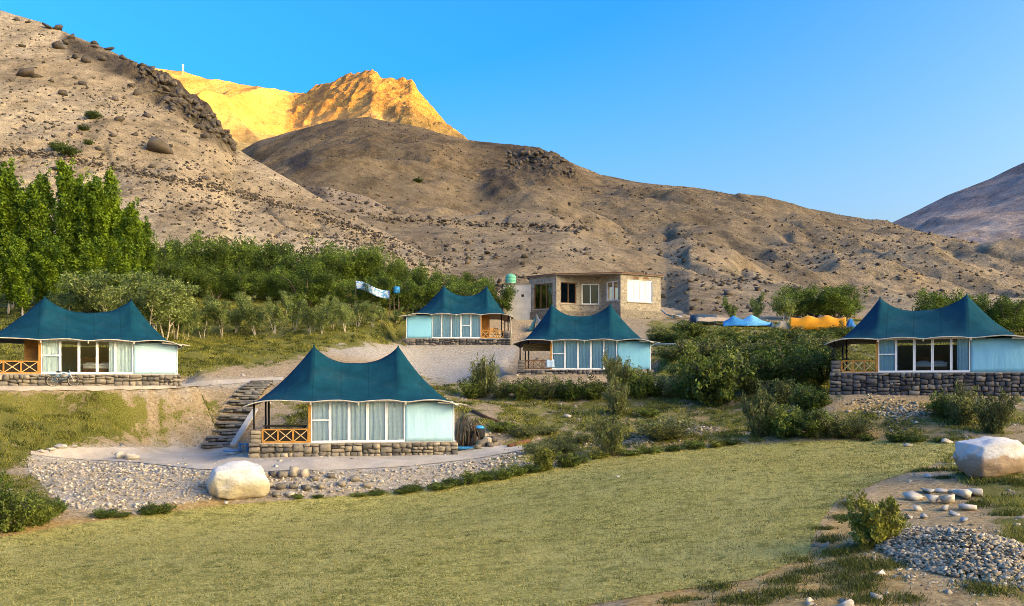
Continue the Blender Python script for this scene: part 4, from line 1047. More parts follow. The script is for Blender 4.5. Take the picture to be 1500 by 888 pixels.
for a in ((588,722,14,34,'bush'),(612,720,16,36,'dark'),(640,717,20,40,'bush'),(664,712,26,44,'dark'),(688,709,32,46,'bush'),(712,705,24,40,'dark'),(735,702,22,38,'bush'),(760,697,22,36,'bush'),(782,693,22,36,'dark'),(803,690,34,46,'yellow'),(826,685,24,44,'bush'),(850,679,22,40,'bush'),(876,672,20,40,'yellow'),(925,667,18,46,'bush'),(955,664,16,46,'bush'),(985,661,16,44,'dark'),(1015,658,18,46,'bush'),(1045,655,16,40,'yellow'),(1075,652,16,40,'dark'),
          (1275,646,14,36,'dark'),(1310,648,18,40,'bush'),(1345,648,16,36,'bush'),(1375,648,16,34,'dark'),(548,725,12,30,'dark'),(520,727,10,26,'bush'),(470,730,10,26,'dark'),(440,731,10,22,'bush'),(240,752,18,46,'bush'),(215,754,22,40,'dark'),(175,757,14,40,'bush'),(150,758,16,40,'dark')):
    a = (a[0] + rg.uniform(-6, 6), a[1], a[2] * rg.uniform(.55, 1.15), a[3] * rg.uniform(.6, 1.0), a[4])
    shrub(*a, 'low ' + ADJ[a[4]] + ' plant growing along the edge of the mown lawn', 'edge_plant', EDG)
for a in ((820,664,30,60,'olive'),(790,668,24,50,'olive'),(845,650,22,50,'olive'),(765,640,20,48,'olive'),(735,632,18,50,'bush'),(800,636,18,46,'olive'),(950,610,18,40,'bush')):
    shrub(*a, 'low grey olive scrub on the waste ground beside the rusty pipe', 'scrub', 'scrub on the waste ground')
for a in ((18,778,66,84,'bush'),(55,768,46,60,'bush'),(80,752,26,40,'dark'),(-15,770,80,70,'dark')):
    shrub(*a, 'leafy shrub at the foot of the gravel bank far from the boulder', 'shrub', 'shrubs at the end of the gravel bank')
shrub(1280,800,82,76,'yellow','yellow green leafy bush beside the grey gravel heap','leafy_bush')
shrub(1306,786,44,44,'bush','smaller yellow green bush touching the gravel heap stones','leafy_bush')
for px, py, hp, wp in ((85,222,14,26),(98,229,16,30),(135,176,13,22),(122,192,10,16),(130,212,8,14),(612,268,8,16)):
    nm = 'left_hill' if px < 400 else 'middle_mountain'; p = hill_hit(nm, px, py); s = p.y / F
    plant('dark', 'hill_shrub', 'small dark shrub clinging to the bare hillside', 'shrub', p, hp * s, wp * s, 'shrubs on the bare hill', ('stems', 'foliage'))

# ------------------------------------------------------------------ grass blades
def blades(P, h, w, rs, lean=0.5, tone=None, name='grass', mat=None):
    n = len(P); a = rs.uniform(0, 6.283, n); l = rs.uniform(0.1, lean, n); b = rs.uniform(0, 6.283, n)
    hh = h * rs.uniform(0.5, 1.3, n)
    u = np.stack([np.cos(a), np.sin(a), 0 * a], -1) * (w * rs.uniform(.6, 1.3, n) / 2)[:, None]
    tip = np.stack([np.cos(b) * l * hh, np.sin(b) * l * hh, hh], -1)
    V = np.stack([P - u, P + u, P + tip], 1).reshape(-1, 3)
    t = np.clip(0.5 + 0.22 * rs.normal(size=n), 0, 1) if tone is None else tone
    return np_mesh(name, V, None, np.arange(3 * n).reshape(n, 3), mat, False, {'v': np.repeat(t, 3)})
rs = np.random.RandomState(7)
def scatter(n, d0, d1, px0=-120, px1=1620, pw=1.0):
    """random ground points, denser near the viewer"""
    u = rs.uniform(0, 1, n); d = (d0 ** (1 - pw) + u * (d1 ** (1 - pw) - d0 ** (1 - pw))) ** (1 / (1 - pw)) if pw != 1 else d0 * (d1 / d0) ** u
    px = rs.uniform(px0, px1, n); x = (px - CX) / F * d; z = gz(x, d)
    return np.stack([x, d, z], -1), px, HY - z / d * F
P, px, py = scatter(150000, 14, 50, -60, 1420, 0.35)
keep = poly_sd(px, py, lawn_poly) > -2
P = P[keep]; pt = 0.5 + 0.5 * fbm(P[:, 0] * 0.35, P[:, 1] * 0.35, 4, 2)
tn = np.clip(pt + 0.34 * rs.normal(size=len(P)), 0, 1)
tag(link('lawn_grass', blades(P + [0, 0, 0.015], 0.045 + 0.0007 * P[:, 1], 0.012 + 0.0005 * P[:, 1], rs, 1.4, tn, 'lawn_grass', MAT['dry_blade'])), 'short dry mown grass of the sloping lawn', 'grass', kind='stuff')
# longer tufts that stand out of the mown turf
P, px, py = scatter(1500, 15, 46, -40, 1400, 0.2)
k = (poly_sd(px, py, lawn_poly) > 3) & (fbm(P[:, 0] * .25, P[:, 1] * .25, 3, 33) > -0.05); P = P[k]
B = np.repeat(P, 22, 0); B[:, :2] += rs.normal(size=(len(B), 2)) * np.repeat(rs.uniform(.05, .16, len(P)), 22)[:, None]; B[:, 2] = gz(B[:, 0], B[:, 1]) + 0.01
tag(link('lawn_tufts', blades(B, 0.055, 0.008 + 0.0006 * B[:, 1], rs, 1.2, np.clip(np.repeat(rs.uniform(0, .7, len(P)), 22) + .1 * rs.normal(size=len(B)), 0, 1), 'lawn_tufts', MAT['grass_blade'])), 'darker grass tufts dotted over the mown lawn', 'grass', kind='stuff')
# rough grass on the slopes, in tussocks
P, px, py = scatter(34000, 15, 100, -80, 1580, 0.2)
zm = zone_masks(px, py); lw = poly_sd(px, py, lawn_poly)
nz = fbm(P[:, 0] * 0.6, P[:, 1] * 0.6, 4, 21)
keep = (zm[:, 0] + nz * 1.5 > 0.62) & (zm[:, 0] > 0.2) & (lw < -3) & (zm[:, 1] < 0.6)
T0 = P[keep]; sz = rs.uniform(0.12, 0.34, len(T0))
for X, Y, hw, dep, pz, rz, soft in PADS:
    c, s = math.cos(rz), math.sin(rz); u = (T0[:, 0] - X) * c + (T0[:, 1] - Y) * s; v = -(T0[:, 0] - X) * s + (T0[:, 1] - Y) * c
    k = ~((np.abs(u) < hw) & (v > -0.4) & (v < dep)); T0, sz = T0[k], sz[k]
# hand-set dark tussocks on the bare ground by the lawn corner
tus = [(1205,775),(1235,760),(1215,792),(1225,812),(1255,808),(1165,822),(1240,826),(1158,852),(1190,838),(1210,872),(1260,862),(1285,848),(1140,870),(1300,830),(1120,884),(1050,862),(1080,880),(1000,882),(1270,880),(1330,880),(1400,690),(1420,695),(1445,702),(1475,704),(1490,710),(1385,700),(1360,690),(1430,740),(1470,755),(1490,800),(1480,850),(1440,865),(1250,740),(1262,835),(1230,850)]
tp = np.array([tuple(hit(a, b)) for a, b in tus]); tsz = rs.uniform(0.22, 0.42, len(tp))
T0 = np.concatenate([T0, np.repeat(tp, 12, 0) + np.c_[rs.normal(size=(12 * len(tp), 2)) * 0.16, np.zeros(12 * len(tp))]]); sz = np.concatenate([sz, np.repeat(tsz * 0.55, 12)])
nb = 40
B = np.repeat(T0, nb, 0); bs = np.repeat(sz, nb)
off = rs.normal(size=(len(B), 2)) * (bs * 0.75)[:, None]; B[:, 0] += off[:, 0]; B[:, 1] += off[:, 1]; B[:, 2] = gz(B[:, 0], B[:, 1]) - 0.01
tt0 = rs.uniform(0.0, 1.0, len(T0)); tt0[-12 * len(tp):] *= 0.35
tone = np.clip(np.repeat(tt0, nb) + 0.12 * rs.normal(size=len(B)), 0, 1)
tag(link('rough_grass', blades(B, bs * 0.62, 0.006 + B[:, 1] * 0.0008, rs, 1.1, tone, 'rough_grass', MAT['grass_blade'])), 'rough green grass tussocks on the slopes round the cottages', 'grass', kind='stuff')

# ------------------------------------------------------------------ loose stones
def stone_mass(name, P, size, mat, rs, n=1, flat=0.7, tone=None):
    var = [hull(500 + i, 7 if n == 1 else 9, 0.3) for i in range(8)]; VV = []; QQ = []; tt = []; base = 0
    idx = rs.randint(0, 8, len(P)); t = rs.uniform(0, 1, len(P)) if tone is None else tone
    for i in range(8):
        sel = np.where(idx == i)[0]; V, Q = var[i]; m = len(sel)
        a = rs.uniform(0, 6.283, m); sc = size[sel][:, None] * np.stack([rs.uniform(.8, 1.3, m), rs.uniform(.7, 1.1, m), rs.uniform(.5, 1.0, m) * flat], -1)
        W = V[None] * sc[:, None]; c, s = np.cos(a)[:, None], np.sin(a)[:, None]
        b = rs.uniform(-.5, .5, m)[:, None]; y = W[..., 1] * np.cos(b) - W[..., 2] * np.sin(b); z = W[..., 1] * np.sin(b) + W[..., 2] * np.cos(b)
        X = np.stack([W[..., 0] * c - y * s, W[..., 0] * s + y * c, z], -1) + P[sel][:, None]
        VV.append(X.reshape(-1, 3)); QQ.append((Q[None] + (np.arange(m) * len(V))[:, None, None]).reshape(-1, 3) + base); base += m * len(V); tt.append(np.repeat(t[sel], len(V)))
    return link(name, np_mesh(name, np.concatenate(VV), None, np.concatenate(QQ), mat, False, {'v': np.concatenate(tt)}))
def off_pads(P):
    k = np.ones(len(P), bool)
    for X, Y, hw, dep, pz, rz, soft in PADS:
        c, s = math.cos(rz), math.sin(rz); u = (P[:, 0] - X) * c + (P[:, 1] - Y) * s; v = -(P[:, 0] - X) * s + (P[:, 1] - Y) * c
        k &= ~((np.abs(u) < hw) & (v > -0.3) & (v < dep))
    return k
bank = [(30,672),(100,674),(200,680),(290,690),(400,693),(500,691),(600,687),(700,675),(765,661),(790,668),(770,688),(700,702),(550,720),(430,727),(300,735),(160,750),(100,745),(60,712)]
P, px, py = scatter(30000, 34, 52, 10, 800)
k = poly_sd(px, py, bank) > 0; P = P[k]; size = 0.025 + 0.17 * rs.uniform(0, 1, len(P)) ** 4
tag(stone_mass('bank_rubble', P + np.c_[0*size, 0*size, size * 0.12], size * 1.25, MAT['rubble'], rs, 1), 'loose pale rubble covering the bank under the terrace', 'rubble', kind='stuff')
P, px, py = scatter(14000, 15, 100, -60, 1560)
zm = zone_masks(px, py); k = (poly_sd(px, py, lawn_poly) < -4) & ((px < 830) | (py < 690) | (rs.uniform(0, 1, len(px)) < 0.12)) & (zm[:, 0] < 0.75) & off_pads(P) & (poly_sd(px, py, bank) < -3) & (rs.uniform(0, 1, len(P)) < 0.25 + 0.5 * (fbm(P[:, 0] * .3, P[:, 1] * .3, 3, 4) > 0.05))
P = P[k]; size = 0.04 + 0.22 * rs.uniform(0, 1, len(P)) ** 3
tag(stone_mass('scattered_stones', P, size * 1.3, MAT['rubble'], rs, 1), 'small stones strewn over the bare slopes', 'stones', kind='stuff')
# grey gravel heap: low mound of broken stone
hc = hit(1408, 812)
def mound(x, y):
    u = (x - hc.x) / 1.5; v = (y - hc.y) / 2.9; r = np.hypot(u, v) + 0.12 * fbm(x * 1.2, y * 1.2, 3, 6)
    return 0.55 * np.clip(1 - r, 0, 1) ** 0.85
n = 15000; x = hc.x + rs.uniform(-2.0, 2.0, n); y = hc.y + rs.uniform(-3.2, 3.2, n); mz = mound(x, y); k = (mz > 0.012) | (rs.uniform(0, 1, n) < 0.05)
x, y, mz = x[k], y[k], mz[k]; size = 0.04 + 0.09 * rs.uniform(0, 1, len(x)) ** 2.4
tag(stone_mass('gravel_heap', np.stack([x, y, gz(x, y) + mz * rs.uniform(.75, 1.0, len(x))], -1), size * 1.25, MAT['gravel'], rs, 2, 0.7), 'heap of broken grey gravel beside the yellow green bush', 'gravel', kind='stuff')
for (a, b, w, h, nn) in ((1005, 628, 50, 14, 500), (650 + 285, 645, 30, 10, 300), (1340, 605, 60, 8, 250), (1300, 600, 50, 6, 200), (880, 648, 40, 10, 300)):
    c = hit(a, b); s = c.y / F; x = c.x + rs.normal(size=nn) * w * s * 0.4; y = c.y + rs.normal(size=nn) * 0.8; size = 0.07 + 0.14 * rs.uniform(0, 1, nn) ** 2
    tag(stone_mass('gravel_patch', np.stack([x, y, gz(x, y) + 0.03], -1), size * 1.3, MAT['gravel'], rs, 1), 'patch of pale grey gravel on the slope above the lawn', 'gravel', kind='stuff')
# single stones one could pick up
BLK = hull_meshes('stone', MAT['pale_rock'], 10, 60, 10, 0.4)
def single(px, py, wp, hp, label, group, ms=BLK, name='stone', cat='stone'):
    p = hit(px, py); s = p.y / F; o = link(name, rg.choice(ms), None, (p.x, p.y, p.z + hp * s * 0.38), (rg.uniform(-.15, .15), rg.uniform(-.15, .15), rg.uniform(0, 6.28)), (wp * s, wp * s * 0.8, hp * s))
    return tag(o, label, cat, group)
for a in ((1338,733,30,15),(1344,748,18,10),(1366,737,22,14),(1388,738,26,15),(1408,730,32,16),(1428,728,24,14),(1418,748,24,11),(1398,756,16,8),(1358,722,26,9),(1378,722,22,8),(1352,760,14,9),(1412,765,14,8),(1384,748,14,9),(1330,760,14,8),(1360,700,14,7),(1394,722,16,8)):
    single(*a, 'pale stone in the loose row above the grey gravel heap', 'pale stones above the gravel heap')
single(1312,798,28,12,'flat yellowish stone at the foot of the yellow green bush',None)
for a in ((388,700,14,10),(400,698,16,12),(414,700,18,14),(430,697,20,20),(446,698,16,16),(460,704,14,10),(395,714,16,12),(412,716,18,12),(430,716,16,11),(448,718,18,12),(470,716,16,11),(388,724,16,11),(405,727,18,10),(424,728,16,10),(500,712,16,10),(520,705,18,12),(538,714,16,10),(485,700,16,10)):
    a = (a[0], a[1], a[2] * .8, a[3] * .75)
    single(*a, 'brownish stone packed into the bank between boulder and cottage', 'stones packed beside the boulder', WALL_ST)
for a in ((697,650,14,12),(706,654,16,12),(714,650,14,11),(708,644,14,11),(718,655,12,9),(700,658,12,8),(722,648,12,9)):
    single(*a, 'rough stone in the pile beside the blue lidded drum', 'stone pile beside the drum', WALL_ST)
for a in ((176,672,18,13),(194,674,20,13)):
    single(*a, 'half of the split pale rock lying on the terrace', 'split rock on the terrace')
for a in ((60,664,14,6),(75,660,16,6),(90,657,16,7),(108,656,14,5)):
    single(*a, 'edging stone at the end of the terrace path', 'edging stones of the terrace')
for a in ((1330,655,14,7),(1388,650,16,8),(880,630,12,6),(832,612,10,6),(905,700,8,4),(160,742,9,7),(330,740,10,7)):
    single(*a, 'whitish stone lying near the lawn edge', 'whitish stones near the lawn')
def boulder(label, px, py, wp, hp, seed, mat, rz=0.0, dep=0.8):
    V, Q = rough_block(seed, 16, 0.0, 0.62)
    n = fbm(V[:, 0] * 2.2 + 5, V[:, 1] * 2.2 + V[:, 2] * 1.7, 3, seed); n2 = fbm(V[:, 0] * 7, V[:, 1] * 7 + V[:, 2] * 6, 4, seed + 3)
    V = V * (1 + 0.22 * n + 0.05 * n2)[:, None]; V = V / np.abs(V).max(0) * 0.5
    p = hit(px, py); s = p.y / F
    o = link('boulder', np_mesh('boulder', V, Q, None, mat, True), None, (p.x, p.y + wp * s * 0.2, p.z + hp * s * 0.46), (0.05, -0.06, rz), (wp * s, wp * s * dep, hp * s * 1.06))
    return tag(o, label, 'boulder')
def boulder_mat(name, top, low, z0, z1):
    """pale weathered skin above, stained rock below"""
    m, nt, b = new_mat(name)
    v = coords(nt, True); sx = N(nt, 'ShaderNodeSeparateXYZ'); L(nt, v, sx.inputs[0])
    f = tex_noise(nt, v, 2.5, 9, 0.65); g = tex_noise(nt, v, 14, 6, 0.7)
    h = math_n(nt, 'ADD', math_n(nt, 'ADD', sx.outputs[2], 0.5), math_n(nt, 'MULTIPLY', math_n(nt, 'SUBTRACT', f, 0.5), 0.9))
    c = mix(nt, ramp(nt, h, [(z0, 0.0), (z1, 1.0)]) , low, top)
    c = mix(nt, 0.8, c, ramp(nt, g, [(0.28, 0.55), (0.42, 0.95), (0.7, 1.15)]), 'MULTIPLY')
    L(nt, c, b.inputs['Base Color']); b.inputs['Roughness'].default_value = 0.9; b.inputs['Specular IOR Level'].default_value = 0.2
    bump(nt, b, math_n(nt, 'ADD', f, math_n(nt, 'MULTIPLY', g, .5)), 0.6, 0.12); return m
boulder('big cream boulder resting on the bank below the stone steps', 343, 733, 88, 56, 4, boulder_mat('cream_boulder', (.60,.56,.50), (.52,.43,.30), 0.35, 0.7), 0.4)
boulder('big two toned boulder with whitish top at the lawn corner', 1464, 698, 100, 58, 9, boulder_mat('two_tone_boulder', (.56,.53,.49), (.34,.24,.165), 0.50, 0.64), 0.2)
# rocks and scree on the hills
HR = hull_meshes('rock', MAT['hill_rock'], 10, 90, 11, 0.3)
def hrock(nm, px, py, wp, hp, label, group):
    p = hill_hit(nm, px, py); s = p.y / F
    o = link('rock', rg.choice(HR), None, (p.x, p.y, p.z + hp * s * 0.2), (rg.uniform(-.3, .3), rg.uniform(-.3, .3), rg.uniform(0, 6.28)), (wp * s, wp * s, hp * s)); return tag(o, label, 'rock', group)
hrock('left_hill', 232, 222, 46, 26, 'largest grey rock lying alone on the bare hillside', None)
hrock('left_hill', 38, 112, 32, 13, 'long dark rock slab high on the bare hillside', None)
LH = 'dark rock lying on the bare hillside above the poplars'
for a in ((52,114,16,9),(90,140,15,10),(118,124,14,8),(74,120,10,7),(175,178,12,11),(213,172,13,9),(167,148,11,8),(165,200,11,7),(144,222,11,8),(290,190,12,8),(68,42,16,9),(84,38,18,8),(104,56,14,9),(85,72,18,12),(97,66,14,8),(140,70,12,8),(180,86,14,8),(125,92,16,12),(108,86,12,9),(148,90,14,8),(32,70,10,6),(46,178,9,6),(66,190,8,6),(250,215,9,6),(196,200,9,6),(270,195,9,6),(108,115,8,6),(200,140,14,14),(192,128,12,9),(138,55,12,7),(158,60,12,7),(24,30,10,6),(40,34,9,5),(222,246,12,7),(246,250,10,6),(84,250,16,8),(34,240,10,6),(300,262,11,6),(330,280,10,5),(360,300,9,5),(270,280,9,5),(205,262,9,5)):
    hrock('left_hill', *a, LH, 'rocks on the bare hillside')
for k in range(46):
    a, b = rg.uniform(640, 1480), rg.uniform(0, 1); y0 = float(pl(a, [(640,230),(830,265),(1000,290),(1300,345),(1500,398)])); hrock('middle_mountain', a, y0 + b * (440 - y0), rg.uniform(4, 8), rg.uniform(3, 5), 'dark rock on the broad mountainside behind the lodge', 'rocks on the mountainside')
for a in ((1068,432,16,11),(1048,438,12,7),(1060,427,9,7)): hrock('middle_mountain', *a, 'dark rock at the mountain foot above the blue tarps', 'rocks above the tarps')
OUT = 'dark craggy block in the rock outcrop on the hill crest'
for k in range(110):
    t = rg.uniform(0, 1); a = 205 + t * 135; top = float(pl(a, [(200,92),(260,125),(300,158),(325,185),(340,212)])); b = top + 3 + rg.uniform(0, 1) ** 1.3 * float(pl(a, [(200,12),(250,40),(300,42),(340,8)]))
    hrock('left_hill', a, b, rg.uniform(6, 15), rg.uniform(5, 11), OUT, 'blocks of the rock outcrop')
for k in range(44):
    a = rg.uniform(742, 838); b = float(pl(a, [(740,222),(790,222),(838,242)])) + rg.uniform(3, 26)
    hrock('middle_mountain', a, b, rg.uniform(4, 10), rg.uniform(4, 8), 'dark block in the crag below the mountain skyline', 'blocks of the mountain crag')
def hill_scree(name, hn, n, lo, hi, label, trange=(0.02, 0.98)):
    px, D, Z, nr = HILLS[hn]; i = rs.randint(int(nr * trange[0]), int(nr * trange[1]), n); j = rs.randint(0, len(px), n)
    fd = fbm((px[j] - CX) / F * D[i, j] * 0.05, D[i, j] * 0.05, 3, 77); k = fd + rs.uniform(-.6, .6, n) > 0; i, j = i[k], j[k]
    P = np.stack([(px[j] - CX) / F * D[i, j], D[i, j], Z[i, j]], -1); s = lo + (hi - lo) * rs.uniform(0, 1, len(P)) ** 3.5
    tag(stone_mass(name, P + np.c_[0*s, 0*s, s * .15], s, MAT['scree'], rs, 1, 0.8), label, 'scree', kind='stuff')
hill_scree('hill_scree', 'left_hill', 26000, 0.16, 0.95, 'small dark stones strewn over the bare hillside')
hill_scree('mountain_scree', 'middle_mountain', 22000, 0.3, 1.5, 'dark stones strewn over the broad mountainside')
hill_scree('spur_scree', 'spur_hill', 2500, 0.5, 2.0, 'stones strewn over the low spur')

# dark stony bands that follow old tracks across the slopes
def track(hn, pts, n, spread, lo, hi, name, label):
    t = rs.uniform(pts[0][0], pts[-1][0], n); P = []
    for a in t:
        q = hill_hit(hn, a, float(pl(a, pts)) + rs.normal() * spread); P.append(tuple(q))
    s = lo + (hi - lo) * rs.uniform(0, 1, n) ** 2.5
    tag(stone_mass(name, np.array(P) + np.c_[0*s, 0*s, s * .2], s, MAT['scree'], rs, 1, 0.8), label, 'stones', kind='stuff')
track('left_hill', [(-20,222),(60,228),(130,240),(240,262),(360,286),(450,312),(560,350)], 1300, 3.0, 0.22, 0.95, 'stony_track', 'dark line of stones crossing the bare hillside above the trees')
track('middle_mountain', [(545,322),(640,327),(720,332),(860,336)], 260, 2.2, 0.4, 1.6, 'stony_ledge', 'dark stony ledge crossing the mountainside behind the trees')
# ------------------------------------------------------------------ stone steps beside the nearest cottage
st = thing('stone_steps', 'rough stone steps climbing the slope beside the nearest cottage', 'steps', hit(322, 656))
so = st.location.copy(); STEP = block_meshes('step', MAT['step_stone'], 5, 4, 0.035, 0.12, 200)
RIS = block_meshes('riser_stone', MAT['step_stone'], 5, 2, 0.14, 0.3, 220)
ns = 13; a0 = hit(322, 654); a1 = hit(384, 562)
for k in range(ns):
    t = k / (ns - 1); x = a0.x + (a1.x - a0.x) * t; y = a0.y + (a1.y - a0.y) * t; g = ground(x, y)
    w = 2.05 - 0.5 * t; lift = 0.16
    s = link('step', rg.choice(STEP), st, (x - so.x, y - so.y, g + lift - so.z), (0, rg.uniform(-.03, .03), 0.25 + rg.uniform(-.06, .06)), (w, 0.85, 0.13))
    for q in range(3):
        link('riser_stone', rg.choice(RIS), st, (x - so.x + (q - 1) * w * .33, y - so.y - 0.22, g + lift - 0.15 - so.z), (rg.uniform(-.2, .2), 0, rg.uniform(-.4, .4)), (w * .36, 0.45, 0.22))
b = MB(); e0 = hit(341, 656); e1 = hit(374, 606)
b.bar((e0.x - so.x, e0.y - so.y, e0.z + 0.15 - so.z), (e1.x - so.x, e1.y - so.y, e1.z + 0.25 - so.z), 0.32, 0.16); b.build('side_beam', MAT['concrete'], st)
# second short flight behind the porch (flat slabs leading to the upper path)
def plank_box(name, label, cat, px, py, w, dep, h, mat, rz=0.0, lift=0.0):
    p = hit(px, py); V, Q = rough_block(hash(name) % 50, 3, 0.02, 0.08)
    o = link(name, np_mesh(name, V, Q, None, mat), None, (p.x, p.y, p.z + h / 2 + lift), (0, 0, rz), (w, dep, h)); return tag(o, label, cat)
# blue stool and basin by the steps
p = hit(357, 662); o = thing('plastic_stool', 'blue plastic stool standing beside the stone steps', 'stool', p)
b = MB(); b.box(-.28, .28, -.2, .2, .42, .48); b.build('seat', MAT['pale_tarp2'] if 'pale_tarp2' in MAT else MAT['blue_tarp'], o)
for sx in (-.23, .23):
    for sy in (-.15, .15):
        b = MB(); b.bar((sx, sy, 0), (sx * .9, sy * .9, .42), .05, .05); b.build('leg', MAT['blue_tarp'], o)
p = hit(341, 666); o = thing('basin', 'shallow blue basin on the ground beside the stool', 'basin', p)
b = MB(); b.tube([(0,0,0.02),(0,0,0.1),(0,0,0.2),(0,0,0.22)], [.36,.42,.5,.53], 18); b.build('bowl', MAT['pale_tarp'], o, True)
b = MB(); b.tube([(0.52*math.cos(a*math.pi/9), 0.52*math.sin(a*math.pi/9), .22) for a in range(18)], .025, 6, True); b.build('rim', MAT['blue_tarp'], o, True)
# ------------------------------------------------------------------ porch furniture
def local(T, x, y, z): return T.matrix_world @ Vector((x, y, z))
o = thing('porch_table', 'long dark table behind the porch railing of the nearest cottage', 'table', local(tentA, -3.7, 0.95, 0.75), tentA.rotation_euler.z)
b = MB(); b.box(-1.05, 1.15, -.42, .42, .80, .88); b.build('tabletop', MAT['black_metal'], o)
for sx in (-.95, 1.05):
    for sy in (-.34, .34):
        b = MB(); b.box(sx - .035, sx + .035, sy - .035, sy + .035, 0, .80); b.build('leg', MAT['black_metal'], o)
def armchair(label, T, x, y, rz, fz, group):
    o = thing('armchair', label, 'chair', local(T, x, y, fz), T.rotation_euler.z + rz, group)
    b = MB(); b.box(-.3, .3, -.3, .3, .36, .44); b.build('seat', MAT['wood'], o)
    b = MB(); b.bar((-.3, .3, .44), (-.3, .42, 1.0), .05, .05); b.bar((.3, .3, .44), (.3, .42, 1.0), .05, .05)
    for k in range(4): b.bar((-.3, .31 + .03 * k, .55 + .14 * k), (.3, .31 + .03 * k, .55 + .14 * k), .03, .07)
    b.build('backrest', MAT['wood'], o)
    for sx in (-.29, .29):
        b = MB(); b.bar((sx, -.3, .66), (sx, .36, .66), .06, .035); b.build('armrest', MAT['wood'], o)
        for sy in (-.28, .28):
            b = MB(); b.box(sx - .025, sx + .025, sy - .025, sy + .025, 0, .36 if sy > 0 else .645); b.build('leg', MAT['wood'], o)
armchair('wooden armchair beside the orange door on the upper porch', tentC, 2.95, 0.8, -2.4, 0.67, None)
armchair('wooden armchair at the far side of the upper porch', tentC, 3.85, 0.8, 2.4, 0.67, None)
o = thing('bin', 'black ribbed bin on the porch beside wooden armchairs', 'bin', local(tentC, 4.45, 0.55, 0.67))
b = MB(); b.tube([(0,0,0),(0,0,.3),(0,0,.62),(0,0,.66)], [.2,.24,.27,.27], 14); b.build('bin_body', MAT['rubber'], o, True)
b = MB(); b.tube([(0,0,.66),(0,0,.7),(0,0,.73)], [.29,.28,.1], 14); b.build('lid', MAT['rubber'], o)
n1, n2 = 10, 12; u, v = np.meshgrid(np.linspace(0, .62, n1), np.linspace(-.62, .35, n2))
V = np.stack([u, np.where(v < 0, -0.075 - .015 * np.sin(u * 18), 0.075 + 0*v), np.where(v < 0, v + 0.02, -v * .9 + 0.02) + .005], -1); V[np.abs(v) < .06, 2] = .03; V[np.abs(v) < .06, 1] = 0
o = link('towel', np_mesh('towel', V.reshape(-1, 3), grid_faces(n2, n1), None, MAT['pale_tarp'], True), None, local(tentD, -2.95, 0, 0.40 + .74), (0, 0, tentD.rotation_euler.z)); tag(o, 'pale blue towel hung over the dark wooden porch railing', 'towel')
sm = o.modifiers.new('thick', 'SOLIDIFY'); sm.thickness = 0.012
# ------------------------------------------------------------------ bicycle leaning on the stone base
o = thing('bicycle', 'blue bicycle leaning against the stone base below the windows', 'bicycle', local(tentB, -0.9, -0.62, 0.0), tentB.rotation_euler.z)
o.rotation_euler = (R(-8), 0, tentB.rotation_euler.z); o.location.z = ground(o.location.x, o.location.y)
def ring(cx, cz, r, t, n=28): 
    b = MB(); b.tube([(cx + r * math.cos(2*math.pi*k/n), 0, cz + r * math.sin(2*math.pi*k/n)) for k in range(n)], t, 6, True); return b
for cx in (-.55, .55):
    w = ring(cx, .34, .315, .022).build('wheel', MAT['rubber'], o, True)
    ring(cx, .34, .288, .012).build('rim', MAT['trim'], w, True)
    s = MB()
    for k in range(12): a = k * math.pi / 6; s.tube([(cx + .02 * math.cos(a), .0, .34 + .02 * math.sin(a)), (cx + .285 * math.cos(a), 0, .34 + .285 * math.sin(a))], .003, 4)
    s.build('spokes', MAT['trim'], w)
fr = MB()
for a, c in (((-.55,0,.34),(-.12,0,.30)),((-.12,0,.30),(-.22,0,.80)),((-.55,0,.34),(-.2,0,.72)),((-.12,0,.30),(.36,0,.74)),((-.2,0,.72),(.34,0,.84))): fr.tube([a, c], .022, 8)
fr.build('frame', MAT['bicycle_blue'], o, True)
b = MB(); b.tube([(.33,0,.95),(.38,0,.70),(.55,0,.34)], .018, 8); b.build('fork', MAT['white_frame'], o, True)
b = MB(); b.tube([(.25,-.28,1.02),(.33,-.2,1.03),(.34,0,.97),(.33,.2,1.03),(.25,.28,1.02)], .014, 6); b.build('handlebar', MAT['black_metal'], o, True)
V, Q = rough_block(2, 3, 0.02, 0.5); b = link('saddle', np_mesh('saddle', V * np.array([.27, .16, .07]), Q, None, MAT['rubber'], True), o, (-.24, 0, .86))
b = MB(); b.tube([(-.12,-.05,.30),(-.12,.05,.30)], .09, 14); b.build('crank', MAT['black_metal'], o)
b = MB(); b.box(-.72, -.38, -.07, .07, .70, .73); b.bar((-.55,.06,.34),(-.55,.06,.70),.015,.015); b.build('carrier', MAT['bicycle_blue'], o)
# ------------------------------------------------------------------ wood pile, bucket, pipe and planks by the nearest cottage
p = hit(686, 655); o = thing('brushwood_pile', 'upright pile of dark branches stacked beside the nearest cottage', 'woodpile', p)
for k in range(30):
    x = rg.uniform(-.75, .75); y = rg.uniform(-.3, .4); h = rg.uniform(1.1, 1.75); b = MB()
    b.tube([(x, y, -.05), (x * .85 + rg.uniform(-.1, .1), y + .1, h * .5), (x * .7 + rg.uniform(-.25, .25), y + rg.uniform(-.1, .3), h)], [.05, .04, .02], 6); b.build('branch', MAT['dark_bark'] if 'dark_bark' in MAT else MAT['bark'], o, True)
p = hit(702, 648); o = thing('barrel', 'dark drum with bright blue lid beside the brushwood', 'barrel', p)
b = MB(); b.tube([(0,0,0),(0,0,.3),(0,0,.32),(0,0,.6),(0,0,.78)], [.3,.31,.33,.31,.29], 16); b.build('drum', MAT['rubber'], o, True)
b = MB(); b.tube([(0,0,.78),(0,0,.86),(0,0,.95)], [.31,.3,.12], 16); b.build('lid', MAT['bright_blue'], o, True)
plank_box('folded_tarp', 'flat folded blue sheet lying beside the stone base', 'tarp', 684, 658, 1.2, .7, .14, MAT['blue_tarp'], 0.1)
